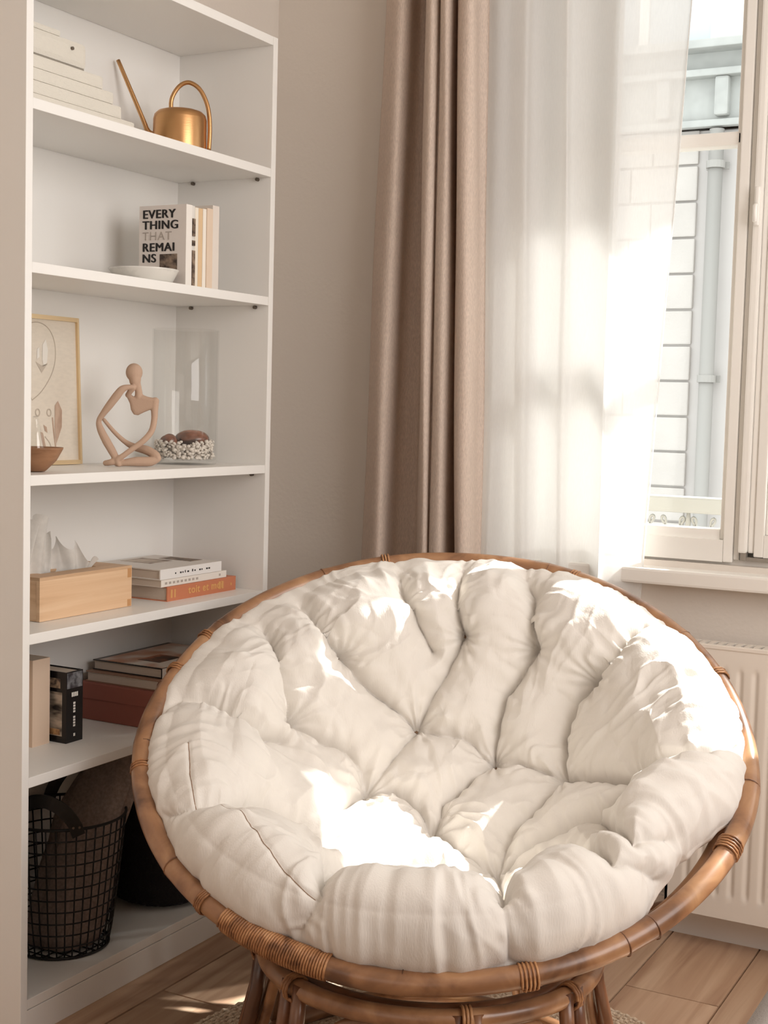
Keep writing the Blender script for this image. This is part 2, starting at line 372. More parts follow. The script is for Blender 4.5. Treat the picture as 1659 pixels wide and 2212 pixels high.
M_paper = mat('book_pages', (206,190,174), .9, bump=.0006, bscale=(30,30,1500))
M_paper2 = mat('book_pages_standing', (214,198,180), .9, bump=.0006, bscale=(30,1500,30))
def book(label, group, x, y, z, w, t, h, col, stand=True, pages=None, rough=.5, paperback=False, name='book', col_spine=None):
    # spine faces +X at x; w reaches back; t thickness, h height of the cover
    b = thing(name, label, 'book', (x-w/2, y+(t if stand else h)/2, z), group)
    m = col if not isinstance(col, tuple) else mat(name+'_cover', col, rough)
    c = .0008 if paperback else .0022; ins = .0006 if paperback else .003
    if stand:
        cv = merge(box(x-w, x, y, y+c, z, z+h), box(x-w, x, y+t-c, y+t, z, z+h), box(x-c*1.3, x, y+c, y+t-c, z, z+h))
        pg = box(x-w+ins, x-c*1.3, y+c, y+t-c, z+ins, z+h-ins); pm = pages or M_paper2
    else:
        cv = merge(box(x-w, x, y, y+h, z, z+c), box(x-w, x, y, y+h, z+t-c, z+t), box(x-c*1.3, x, y, y+h, z+c, z+t-c))
        pg = box(x-w+ins, x-c*1.3, y+ins, y+h-ins, z+c, z+t-c); pm = pages or M_paper
    b['group'] = group or {Z3: 'books standing on the second shelf', Z5: 'books lying on the fourth shelf', Z6: 'books standing on the fifth shelf'}.get(z, 'books lying on the fourth shelf' if z > Z5 else 'books lying on the pink storage box')
    part('cover', cv, m, b); part('pages', pg, pm, b)
    if col_spine:
        sp = box(x-.0004, x+.0004, y+.0003, y+(t if stand else h)-.0003, z+.0003, z+(h if stand else t)-.0003)
        part('spine_label', sp, mat('spine_paper', col_spine, rough), b)
    return b
def strokes(parent, m, pts_boxes, name='lettering'):
    o = part(name, merge(*[box(*p) for p in pts_boxes]), m, parent); o['kind'] = 'stuff'; return o
M_ink = mat('black_print', (30,26,24), .6); M_grayink = mat('grey_print', (176,164,154), .7); M_whiteink = mat('white_print', (232,226,218), .6); M_goldink = mat('ochre_print', (212,160,100), .6)

# ---- top shelf: stepped white ornament and brass watering can
orn = thing('ornament', 'white stepped ornament with a rounded block on top, beside the watering can', 'ornament', (-.19, .25, Z2))
M_plaster = mat('white_plaster', (226,220,208), .85, bump=.0018, bscale=(70,90,160))
for k, (ya, yb, za, zb_, dx) in enumerate([(.06, .475, 0, .052, .055), (.08, .438, .052, .078, .05), (.09, .417, .078, .103, .046), (.10, .388, .103, .129, .042)]):
    part('layer', box(-.195-dx, -.195+dx, ya, yb, Z2+za+.0006, Z2+zb_, .004), M_plaster, orn)
part('top_block', box(-.195-.03, -.195+.03, .13, .352, Z2+.134, Z2+.186, .012), M_plaster, orn)
part('cap', box(-.195-.022, -.195+.022, .14, .282, Z2+.186, Z2+.198, .004), M_plaster, orn)
part('seam', box(-.163, -.1645, .14, .34, Z2+.1305, Z2+.134), mat('grey_seam', (150,142,130), .8), orn)
part('knob', tube([(-.166, .305, Z2+.168), (-.161, .305, Z2+.168)], .0035, 10), M_pin, orn)

wc = thing('watering_can', 'brushed brass watering can with long thin spout and hoop handle', 'watering can', (-.125, .612, Z2))
cx, cy = -.125, .612
body = lathe([(.0, 0), (.052, 0), (.0575, .004), (.0585, .012), (.0585, .082), (.056, .092), (.049, .099), (.038, .1025), (.030, .1035), (.029, .1015), (.0, .1005)], 48, (cx, cy, Z2+.0005))
part('body', body, M_brass, wc, True)
def wp(u, z_): return (cx+.88*u, cy+.475*u, Z2+z_)
sp = smoothpath([wp(-.050, .050), wp(-.064, .0525), wp(-.073, .062), wp(-.082, .084), wp(-.1375, .208)], 6)
part('spout', tube(sp, [.0066-.0022*i/(len(sp)-1) for i in range(len(sp))], 12), M_brass, wc, True)
hp = smoothpath([wp(-.020, .1), wp(-.019, .128), wp(-.004, .154), wp(.017, .164), wp(.040, .152), wp(.056, .125), wp(.0635, .095), wp(.0655, .06), wp(.064, .02)], 6)
part('handle', tube(hp, .0048, 10), M_brass, wc, True)

# ---- second shelf: standing books and marble dish
G2 = None
yb = .512
b = book('white hardback with bold black title EVERYTHING THAT REMAINS on its cover', None, -.03, yb, Z3, .124, .021, .172, (226,216,208), col_spine=(238,232,224))
fx = -.147; yc = yb-.0004
for i, (t_, zz) in enumerate([('EVERY', .1455), ('THING', .1225), ('REMAI', .0755), ('NS', .0525)]):
    for dx_ in (0, .0008, .0016, .0023): text('title', t_, .0255, (fx+.001+dx_, yc-dx_*.1, Z3+zz-(dx_ > .001)*.0004), (1,0,0), (0,0,1), M_ink, b, .0003, 1.14)
text('title', 'THAT', .0255, (fx+.002, yc, Z3+.099), (1,0,0), (0,0,1), M_grayink, b, .0003, 1.12)
M_photo = mat('dark_photo', (60,46,38), .5, rgb2=(150,128,108), vscale=(60,60,80), noise_detail=4)
part('cover_photo', box(-.098, -.052, yb-.0006, yb+.0002, Z3+.028, Z3+.069), M_photo, b)
y = yb+.0215
rowb = [(.0135, .172, (226,220,212), (120,106,96), 'slim book with a dark photographic spine beside the titled white hardback', 'photo'),
        (.012, .170, (238,228,212), None, 'thin ivory paperback left of the tan book on the second shelf', None),
        (.015, .170, (222,190,150), None, 'tan paperback in the row on the second shelf', None),
        (.012, .171, (240,232,220), None, 'thin white paperback right of the tan book on the second shelf', None),
        (.021, .174, (224,202,180), None, 'pale peach book, second from the right in the row on the second shelf', None),
        (.024, .183, (226,216,206), None, 'tallest off-white book at the right end of the row on the second shelf', None)]
for t_, h_, c_, sp_, lb, kind in rowb:
    b = book(lb, None, -.03-random.uniform(0, .004), y, Z3, .12, t_, h_, c_, paperback=True)
    if kind == 'photo':
        strokes(b, M_photo, [(-.034, -.0295, y+.002, y+t_-.002, Z3+.004, Z3+.078), (-.034, -.0295, y+.002, y+t_-.002, Z3+.088, Z3+.099), (-.034, -.0295, y+.002, y+t_-.002, Z3+.108, Z3+.145)], 'spine_photo')
    y += t_+.0006
M_marble = mat('white_marble', (232,228,220), .3, rgb2=(168,164,156), vscale=(14,14,22), noise_detail=8)
dish = thing('marble_dish', 'shallow white marble dish in front of the standing books', 'dish', (-.125, .455, Z3))
part('bowl', lathe([(0, .001), (.052, .001), (.060, .005), (.071, .026), (.073, .029), (.069, .029), (.054, .014), (.05, .012), (0, .012)], 48, (-.080, .436, Z3)), M_marble, dish, True)

# ---- third shelf: framed print, bowl, figurine, vase
fr_ = thing('picture_frame', 'thin gold picture frame with a pencil drawing of a dog and balloon', 'picture', (-.24, .3, Z4))
fy0, fy1, fz0, fz1 = .19, .428, Z4+.001, Z4+.312
def tilt(vf):  # lean back: top is nearer the back panel
    return [(v[0]-(v[2]-Z4)*.045, v[1], v[2]) for v in vf[0]], vf[1]
M_gold = mat('gold_frame', (232,206,164), .3, .6)
xf = -.238
part('frame', tilt(merge(box(xf-.008, xf+.0055, fy0+.007, fy1-.005, fz0, fz0+.009), box(xf-.008, xf+.0055, fy0+.007, fy1-.005, fz1-.009, fz1), box(xf-.008, xf+.006, fy0, fy0+.007, fz0, fz1, .001), box(xf-.008, xf+.006, fy1-.005, fy1, fz0, fz1, .001))), M_gold, fr_)
M_print = mat('print_paper', (226,215,199), .8, var=.05, vscale=(40,60,200))
pr = part('print', tilt(box(xf-.006, xf-.001, fy0+.005, fy1-.005, fz0+.008, fz1-.008)), M_print, fr_)
M_pencil = mat('pencil_line', (196,183,167), .9); M_pencil2 = mat('pencil_shade', (198,172,152), .9, rgb2=(176,148,128), vscale=(80,80,30)); M_hi = mat('white_chalk', (234,228,218), .9)
def flat(name, pts, m, parent, dx=.0006):       # filled outline on the print (y,z)
    c = (sum(p[0] for p in pts)/len(pts), sum(p[1] for p in pts)/len(pts)); V = [(xf-.001+dx, c[0], c[1])]+[(xf-.001+dx, p[0], p[1]) for p in pts]
    n = len(pts); return part(name, tilt((V, [(0, 1+i, 1+(i+1) % n) for i in range(n)])), m, parent)
def line(name, pts, r, m, parent):
    return part(name, tilt(tube(smoothpath([(xf-.0008, p[0], p[1]) for p in pts], 5), r, 5)), m, parent)
z = Z4
line('balloon_outline', [(.285, z+.135), (.315, z+.155), (.345, z+.19), (.358, z+.225), (.355, z+.262), (.335, z+.288), (.300, z+.296), (.265, z+.28), (.25, z+.24), (.26, z+.18), (.285, z+.135)], .0011, M_pencil, pr)
flat('balloon_highlight', [(.322, z+.205), (.332, z+.215), (.336, z+.24), (.330, z+.262), (.320, z+.25), (.318, z+.22)], M_hi, pr)
flat('balloon_highlight', [(.302, z+.22), (.310, z+.225), (.310, z+.245), (.303, z+.24)], M_hi, pr)
flat('balloon_shade', [(.298, z+.215), (.315, z+.192), (.334, z+.212), (.322, z+.205), (.308, z+.21)], M_pencil, pr)
for yy in (.300, .334):
    ring_ = [(yy+.006*math.cos(a), z+.110+.007*math.sin(a)) for a in [k*math.pi/6 for k in range(13)]]; line('eye', ring_, .0016, M_pencil, pr)
flat('ear', [(.352, z+.125), (.362, z+.135), (.374, z+.115), (.372, z+.08), (.362, z+.06), (.354, z+.045), (.350, z+.075)], M_pencil2, pr)
flat('muzzle', [(.316, z+.085), (.326, z+.08), (.328, z+.068), (.320, z+.072)], M_pencil2, pr)
flat('muzzle', [(.306, z+.07), (.314, z+.068), (.322, z+.04), (.318, z+.03), (.310, z+.048)], M_pencil2, pr)
line('fur_line', [(.32, z+.06), (.335, z+.045), (.342, z+.02)], .0014, M_pencil, pr)
line('fur_line', [(.344, z+.10), (.347, z+.07), (.352, z+.035)], .0018, M_pencil2, pr)

wb = thing('wooden_bowl', 'small brown turned wooden bowl at the left end of the third shelf', 'bowl', (-.1, .115, Z4))
part('bowl', lathe([(0, .001), (.018, .001), (.022, .004), (.040, .022), (.052, .044), (.0525, .047), (.049, .046), (.036, .024), (.015, .01), (0, .009)], 40, (-.082, .118, Z4)), M_bowlwood, wb, True)
gb = thing('glass_bulb', 'clear teardrop glass bulb standing in the small wooden bowl', 'glass ornament', (-.082, .118, Z4+.011))
part('glass', lathe([(0, .0), (.012, .001), (.019, .012), (.021, .026), (.018, .05), (.011, .072), (.006, .088), (.005, .094), (.004, .088), (.009, .07), (.016, .05), (.019, .026), (.017, .012), (0, .003)], 32, (-.082, .118, Z4+.0115)), M_glass, gb, True)

# figurine: one skinned body
KF = .000986; FP = Vector((-.115, .452, Z4)); RX = Vector((math.cos(.4945), math.sin(.4945), 0)); FW = Vector((-math.sin(.4945), math.cos(.4945), 0))
def fp(cx_, cy_, w_=0):
    px, py = 190+cx_/5.53, 700+cy_/5.53
    return FP+RX*((px-305)*KF)-FW*w_+Vector((0, 0, (1003.5-py)*KF))
M_fig = mat('sand_ceramic', (196,166,144), .85, bump=.0003, bscale=(400,400,400))
def limb(pts, n=10):
    P_ = smoothpath([fp(*p_[:3]) for p_ in pts], 5); rr_ = np.interp(np.linspace(0, len(pts)-1, len(P_)), range(len(pts)), [p_[3] for p_ in pts])
    g = tube([v-FP for v in P_], list(rr_), n); out = [g]
    for e_, r_e in ((P_[0], rr_[0]), (P_[-1], rr_[-1])): out.append(ball(e_-FP, r_e, r_e, r_e))
    return merge(*out)
def ball(c_, ru, rw, rz, n=20, m_=12):
    V = []
    for i in range(m_+1):
        t = math.pi*i/m_
        for k in range(n):
            a = 2*math.pi*k/n; V.append(tuple(Vector(c_)+RX*(ru*math.sin(t)*math.cos(a))+FW*(rw*math.sin(t)*math.sin(a))+Vector((0, 0, -rz*math.cos(t)))))
    return V, [(i*n+k, i*n+(k+1) % n, (i+1)*n+(k+1) % n, (i+1)*n+k) for i in range(m_) for k in range(n)]
def slab(out, half, n=9):                       # rounded plate following an outline in the figure's own plane
    cxx = sum(p_[0] for p_ in out)/len(out); cyy = sum(p_[1] for p_ in out)/len(out); rings = []
    for t in np.linspace(-1, 1, n):
        s__ = math.sqrt(max(0, 1-abs(t)**2.6))*.30+.70; rings.append([fp(cxx+(p_[0]-cxx)*s__, cyy+(p_[1]-cyy)*s__, half*t)-FP for p_ in out])
    V = [tuple(v) for r__ in rings for v in r__]; m2 = len(out); F = [(i*m2+k, i*m2+(k+1) % m2, (i+1)*m2+(k+1) % m2, (i+1)*m2+k) for i in range(n-1) for k in range(m2)]
    return V, F+[tuple(range(m2-1, -1, -1)), tuple((n-1)*m2+k for k in range(m2))]
fig = [ball(fp(637, 562, .001)-FP, .0178, .0185, .0195), ball(fp(650, 640, .003)-FP, .0125, .0145, .018),
       limb([(668, 690, .002, .0088), (690, 770, .001, .0075), (695, 850, 0, .009)]),
       slab([(560, 800), (640, 850), (720, 815), (800, 845), (900, 860), (930, 900), (905, 985), (830, 1000), (760, 1030), (690, 1068), (640, 1062), (605, 1010), (590, 930), (560, 870)], .0075),
       limb([(890, 895, 0, .0085), (885, 1000, .001, .0078), (885, 1120, .004, .0068), (860, 1250, .01, .0066), (780, 1360, .018, .0066), (650, 1465, .024, .0060), (550, 1545, .028, .0060), (480, 1600, .028, .0068), (500, 1660, .028, .0045)]),
       limb([(570, 830, .004, .006), (600, 790, .01, .006), (648, 742, .015, .0052), (590, 738, .02, .0058), (520, 765, .022, .0080), (455, 845, .022, .0092), (365, 965, .021, .0084), (290, 1065, .019, .0066), (243, 1150, .018, .0056), (268, 1250, .018, .0080), (340, 1385, .02, .0092), (405, 1490, .022, .0088), (460, 1600, .024, .0075), (400, 1628, .026, .0070), (335, 1640, .022, .0060)]),
       limb([(290, 1130, .006, .0040), (400, 1270, -.004, .0048), (520, 1385, -.012, .0055), (640, 1450, -.014, .0080), (790, 1480, -.004, .010), (905, 1535, .006, .0098), (940, 1570, .012, .0078)]),
       limb([(935, 1580, .012, .0075), (850, 1610, .014, .0105), (700, 1615, .018, .0105), (560, 1630, .022, .0075), (470, 1650, .024, .0050)])]
FV_, FF_ = merge(*fig); zmn = min(v[2] for v in FV_)
FV_ = [(v[0], v[1], max(v[2], .0003)) for v in FV_]
fo = mesh_obj('figurine', FV_, FF_, M_fig, None, True); fo.location = FP
tag(fo, 'sand coloured abstract thinker figurine sitting cross-legged with hand on chin', 'figurine')
md = fo.modifiers.new('remesh', 'REMESH'); md.mode = 'VOXEL'; md.voxel_size = .0014; md.use_smooth_shade = True
sd = fo.modifiers.new('smooth', 'SMOOTH'); sd.iterations = 5; sd.factor = .5

vs = thing('glass_vase', 'tall clear glass cylinder vase at the right end of the third shelf', 'vase', (-.13, .652, Z4))
VX, VY = -.13, .652
part('glass', lathe([(0, .001), (.070, .001), (.074, .005), (.0745, .30), (.0735, .301), (.0715, .300), (.071, .012), (.068, .009), (0, .009)], 64, (VX, VY, Z4)), M_glass, vs, True)
M_peb = mat('white_pebbles', (230,222,212), .6); pv = []
rnd = random.Random(5)
ico = bmesh.new(); bmesh.ops.create_icosphere(ico, subdivisions=1, radius=1); ico.verts.index_update(); iv = [v.co.copy() for v in ico.verts]; iff = [tuple(v.index for v in f.verts) for f in ico.faces]; ico.free()
for k in range(900):
    a = rnd.uniform(0, 6.283); rr = .065*math.sqrt(rnd.random()) if k > 350 else rnd.uniform(.058, .066); zz = rnd.uniform(.0145, .043) if rr < .06 or k % 3 else rnd.uniform(.04, .053)
    s_ = rnd.uniform(.003, .0048); q = Matrix.Rotation(rnd.uniform(0, 3), 3, Vector((rnd.random(), rnd.random(), rnd.random()+.1)).normalized())
    pv.append(([tuple(Vector((VX+rr*math.cos(a), VY+rr*math.sin(a), Z4+zz))+q@Vector((v.x*s_*1.2, v.y*s_*.8, v.z*s_))) for v in iv], iff))
pb = mesh_obj('pebbles', *merge(*pv), M_peb, None, True); tag(pb, 'small white pebbles filling the bottom of the glass vase', 'pebbles'); pb['kind'] = 'stuff'
M_stone2 = mat('dark_polished_stone', (64,46,40), .25, rgb2=(170,110,84), vscale=(20,20,34), coat=.4)
def blob(cx, cy, cz, rx, ry, rz, nseg=32, nr=18, seed=0, amp=.08):
    V = []; r1 = random.Random(seed); ph_ = [r1.uniform(0, 6) for _ in range(6)]
    for i in range(nr+1):
        t = math.pi*i/nr
        for k in range(nseg):
            a = 2*math.pi*k/nseg; s_ = 1+amp*(math.sin(3*a+ph_[0])*math.sin(2*t+ph_[1])+.6*math.sin(5*a+ph_[2])*math.sin(3*t+ph_[3]))
            V.append((cx+rx*s_*math.sin(t)*math.cos(a), cy+ry*s_*math.sin(t)*math.sin(a), cz-rz*s_*math.cos(t)))
    F = [(i*nseg+k, i*nseg+(k+1) % nseg, (i+1)*nseg+(k+1) % nseg, (i+1)*nseg+k) for i in range(nr) for k in range(nseg)]
    return V, F
st1 = mesh_obj('polished_stone', *blob(VX+.008, VY+.018, Z4+.056, .040, .038, .021, seed=3, amp=.04), M_stone2, None, True); tag(st1, 'large dark brown polished stone lying on the pebbles in the vase', 'stone', 'stones in the vase')
st2 = mesh_obj('polished_stone', *blob(VX-.012, VY-.040, Z4+.052, .020, .017, .015, seed=5, amp=.06), M_stone2, None, True); tag(st2, 'smaller brown stone left of the big dark one in the vase', 'stone', 'stones in the vase')

# ---- fourth shelf: tissue box and three lying books
tb = thing('tissue_box', 'bamboo tissue box holding a white tissue on the fourth shelf', 'tissue box', (-.14, .27, Z5))
bx0, bx1, by0, by1, bz1 = -.205, -.080, .131, .409, Z5+.0815
part('side_board', box(bx1-.009, bx1, by0, by1, Z5+.0005, bz1-.001, .0008), M_bamboo, tb)
part('side_board', box(bx0, bx0+.009, by0, by1, Z5+.0005, bz1-.001, .0008), M_bamboo, tb)
part('end_board', box(bx0+.009, bx1-.009, by0+.001, by0+.010, Z5+.0005, bz1-.001, .0006), M_bamboo, tb)
part('end_board', box(bx0+.009, bx1-.009, by1-.010, by1-.001, Z5+.0005, bz1-.001, .0006), M_bamboo, tb)
lid = merge(box(bx0, bx0+.048, by0, by1, bz1-.001, bz1+.005, .0008), box(bx1-.044, bx1, by0, by1, bz1-.001, bz1+.005, .0008), box(bx0+.048, bx1-.044, by0, by0+.05, bz1-.001, bz1+.005), box(bx0+.048, bx1-.044, by1-.06, by1, bz1-.001, bz1+.005))
part('lid', lid, M_bamboo, tb)
M_joint = mat('finger_joint', (196,146,98), .55)
for (za, zb_) in ((.062, .081), (.002, .016)): part('finger_joint', box(bx1-.009, bx1+.0004, by1-.014, by1-.0022, Z5+za, Z5+zb_), M_joint, tb)
rows_ = []
topz = [(.0, .105), (.08, .118), (.16, .112), (.24, .128), (.30, .10), (.36, .108), (.44, .080), (.52, .062), (.60, .048), (.68, .062), (.76, .052), (.84, .046), (.92, .024), (1, .010)]
nU = 90
for j in range(17):
    v_ = j/16; row = []
    for i in range(nU+1):
        u = i/nU; tz = np.interp(u, [a for a, _ in topz], [b_ for _, b_ in topz])
        yy = .152+.185*u; fold = math.sin(u*44)*.5+math.sin(u*27+1)*.5
        xx = -.145+.012*math.sin(u*9)+fold*.020*v_**.8*(1-.2*v_)+.02*v_*v_*math.sin(u*6+1)
        row.append((xx, yy+.02*(u-.45)*v_+.008*math.sin(u*33)*v_, bz1-.012+(tz+.012)*v_+.012*v_*math.sin(u*38+2)))
    rows_.append(row)
tis = mesh_obj('tissue', *grid(rows_), M_tissue, None, True); tag(tis, 'crumpled white tissue sticking up out of the bamboo box', 'tissue')

b = book('orange hardback with "toit et moi" on the spine, at the bottom of the pile', 'lying books on the fourth shelf', -.060, .505, Z5, .2, .032, .258, (196,122,88), stand=False)
b['label'] = 'terracotta hardback with ochre lettering, bottom of the pile on the fourth shelf'
text('title', 'toit et moi', .0235, (-.0597, .580, Z5+.0105), (0,1,0), (0,0,1), M_goldink, b, .0004, 1.15, .0005)
strokes(b, M_goldink, [(-.0602, -.0595, .517, .523, Z5+.007, Z5+.025), (-.0602, -.0595, .529, .534, Z5+.007, Z5+.025), (-.0602, -.0595, .695, .703, Z5+.008, Z5+.025), (-.0602, -.0595, .708, .714, Z5+.008, Z5+.025), (-.0602, -.0595, .742, .746, Z5+.012, Z5+.018)])
b = book('thin white paperback in the middle of the pile on the fourth shelf', None, -.063, .487, Z5+.0325, .185, .0155, .242, (232,224,214), stand=False, paperback=True)
strokes(b, M_grayink, [(-.0634, -.0626, .50+.014*k, .508+.014*k, Z5+.0375, Z5+.0425) for k in range(9)]+[(-.0634, -.0626, .70, .706, Z5+.0375, Z5+.0425)])
b = book('white hardback with dark photo on the cover, topmost of the pile on the fourth shelf', None, -.063, .483, Z5+.0485, .19, .0225, .226, (224,216,208), stand=False, col_spine=(234,230,226))
rr_ = random.Random(4)
strokes(b, M_ink, [(-.063, -.0624, .535+.0088*k, .535+.0088*k+rr_.uniform(.003, .007), Z5+.0575, Z5+.0575+rr_.choice([.0035, .0035, .0055])) for k in range(15) if k not in (1, 6, 9, 12)])
part('cover_photo', box(-.235, -.15, .56, .64, Z5+.0708, Z5+.0714), mat('muted_photo', (120,98,84), .5, rgb2=(206,190,172), vscale=(20,20,20)), b)
part('cover_photo', box(-.20, -.11, .655, .70, Z5+.0708, Z5+.0714), M_photo, b)

# ---- fifth shelf
b = book('cream paperback standing at the left end of the fifth shelf', None, -.168, .142, Z6, .085, .046, .172, (226,206,184), paperback=True)
b = book('pale pink beige book standing left of the black book', None, -.150, .189, Z6, .1, .050, .176, (228,202,178), paperback=True)
b = book('thick black book with photographs on its cover, standing upright on the fifth shelf', None, -.116, .250, Z6, .125, .050, .146, (24,21,22), rough=.25)
M_bw = mat('striped_photo', (196,178,158), .4, rgb2=(34,28,26), vscale=(20,10,60), noise_detail=2)
part('cover_photo', box(-.173, -.127, .2494, .2502, Z6+.014, Z6+.104), M_bw, b)
part('cover_photo', box(-.168, -.132, .2494, .2502, Z6+.112, Z6+.132), mat('small_photo', (176,150,124), .4, rgb2=(70,60,54), vscale=(80,80,90)), b)
part('cover_photo', box(-.166, -.132, .2490, .2498, Z6+.016, Z6+.028), mat('ochre_photo', (206,160,112), .4, rgb2=(120,80,50), vscale=(90,90,90)), b)
part('spine_photo', box(-.1164, -.1156, .252, .298, Z6+.112, Z6+.144), mat('grey_photo', (130,130,132), .4, rgb2=(60,56,60), vscale=(70,70,70)), b)
rr_ = random.Random(9)
strokes(b, M_whiteink, [(-.1164, -.1154, .271, .277, Z6+.032+.0058*k, Z6+.032+.0058*k+.0042) for k in range(9) if k != 4]+[(-.1164, -.1154, .266+.005*k, .2695+.005*k, Z6+.094, Z6+.103) for k in range(4)]+[(-.1164, -.1154, .272, .277, Z6+.012, Z6+.018)])
pbx = thing('storage_box', 'dusty pink lidded storage box on the fifth shelf', 'box', (-.14, .6, Z6))
M_pink = mat('dusty_pink_card', (150,88,74), .8)
part('body', box(-.248, -.034, .443, .765, Z6+.0005, Z6+.05, .0015), M_pink, pbx)
part('lid', box(-.251, -.031, .440, .768, Z6+.047, Z6+.082, .002), M_pink, pbx)
b = book('magazine with dark edge directly on the pink box', None, -.038, .452, Z6+.0825, .2, .023, .285, (150,112,90), stand=False, rough=.35)
b = book('hardback with black and orange cover picture, topmost on the pink box', None, -.044, .470, Z6+.106, .19, .022, .27, (46,38,34), stand=False, rough=.3, col_spine=(226,218,210))
part('cover_photo', box(-.22, -.048, .475, .735, Z6+.1278, Z6+.1286), mat('colour_photo', (226,216,204), .3, rgb2=(186,120,78), vscale=(16,14,16), noise_detail=1), b)
part('cover_photo', box(-.15, -.09, .52, .60, Z6+.1284, Z6+.1291), mat('dark_patch', (40,28,24), .3, rgb2=(200,110,60), vscale=(22,30,22)), b)

# ---- bottom shelf: wire basket with blanket, and black basket
bk = thing('wire_basket', 'black wire basket with two leather handles on the bottom shelf', 'basket', (-.136, .262, ZB))
BX, BY, BH, RT, RB = -.1325, .262, .272, .1265, .094
def brad(t): return RB+(RT-RB)*(t**.8)
def bz(t): return ZB+.004+BH*t
for k in range(12):
    t = k/11; ro = brad(t); thick = .0032 if k in (0, 11) else .0017
    part('hoop', tube([(BX+ro*math.cos(a), BY+ro*math.sin(a)*1.02, bz(t)) for a in [i*math.pi/24 for i in range(48)]], thick, 6, True), M_wire, bk, True)
w0 = None
for k in range(40):
    a = k*math.pi/20
    wr = tube([(BX+brad(t)*math.cos(a), BY+brad(t)*math.sin(a)*1.02, bz(t)) for t in [i/8 for i in range(9)]], .0017, 5)
    part('wire', wr, M_wire, bk, True)
for k in range(7):
    c_ = -.8*RB+k*RB*.266; hw = math.sqrt(max(RB**2-c_**2, 0))
    part('base_wire', merge(tube([(BX+c_, BY-hw, ZB+.003), (BX+c_, BY+hw, ZB+.003)], .0014, 5), tube([(BX-hw, BY+c_, ZB+.003), (BX+hw, BY+c_, ZB+.003)], .0014, 5)), M_wire, bk)
def handle(a0, a1, lift, out, name='handle'):
    pts = []
    for i in range(25):
        t = i/24; a = a0+(a1-a0)*t; ro = RT+out*math.sin(math.pi*t)
        pts.append(Vector((BX+ro*math.cos(a), BY+ro*math.sin(a), bz(1)-.012+lift*math.sin(math.pi*t)**.7)))
    V, F = [], []
    for i, p in enumerate(pts):
        tn = (pts[min(i+1, 24)]-pts[max(i-1, 0)]).normalized(); rad_ = Vector((p.x-BX, p.y-BY, 0)).normalized(); wd = tn.cross(rad_).normalized()
        for (s1, s2) in ((-1, -1), (1, -1), (1, 1), (-1, 1)): V.append(p+wd*.013*s1+rad_*(.0022*s2+.003))
    for i in range(24):
        for k in range(4): F.append((i*4+k, i*4+(k+1) % 4, (i+1)*4+(k+1) % 4, (i+1)*4+k))
    F += [(3, 2, 1, 0), (96, 97, 98, 99)]
    h_ = part(name, ([tuple(v) for v in V], F), M_black, bk)
    for i in (1, 23):
        for s1 in (-.006, .006):
            p = pts[i]; rad_ = Vector((p.x-BX, p.y-BY, 0)).normalized(); tg = Vector((-rad_.y, rad_.x, 0))
            q = p+rad_*.0055+tg*s1; part('rivet', tube([q, q+rad_*.002], .0026, 8), M_pin, h_)
handle(math.radians(-98), math.radians(-35), .075, .012)
handle(math.radians(82), math.radians(145), .085, .004)

M_blanket = cloth_mat('grey_brown_blanket', (160,142,132), .05, 0, None, 1, .001, (160,160,160), .3)
lv = [(ZB+.008, -.130, .262, .066, .062), (ZB+.03, -.130, .27, .080, .070), (ZB+.09, -.130, .29, .086, .070), (ZB+.15, -.128, .31, .086, .066), (ZB+.20, -.126, .325, .084, .056), (ZB+.24, -.124, .334, .082, .052), (ZB+.28, -.120, .352, .080, .050), (ZB+.32, -.118, .385, .074, .050), (ZB+.36, -.118, .418, .064, .046), (ZB+.385, -.120, .43, .05, .036), (ZB+.397, -.122, .435, .026, .02), (ZB+.40, -.122, .435, .002, .002)]
V, F = [], []; NB = 72; L2 = []
for i in range(60):
    t = i/59*(len(lv)-1); L2.append([float(np.interp(t, range(len(lv)), [l[c] for l in lv])) for c in range(5)])
for i, (z_, cx_, cy_, rx_, ry_) in enumerate(L2):
    for k in range(NB):
        a = 2*math.pi*k/NB; t = i/59
        w_ = 1+.05*math.sin(5*a+3*t*3)+.035*math.sin(11*a+8*t)+.02*math.sin(17*a-12*t+1)
        V.append((cx_+rx_*w_*math.cos(a), cy_+ry_*w_*math.sin(a), z_))
for i in range(59):
    for k in range(NB): F.append((i*NB+k, i*NB+(k+1) % NB, (i+1)*NB+(k+1) % NB, (i+1)*NB+k))
bo = mesh_obj('blanket', V, F, M_blanket, None, True); tag(bo, 'grey-brown blanket stuffed into the wire basket and leaning right', 'blanket')

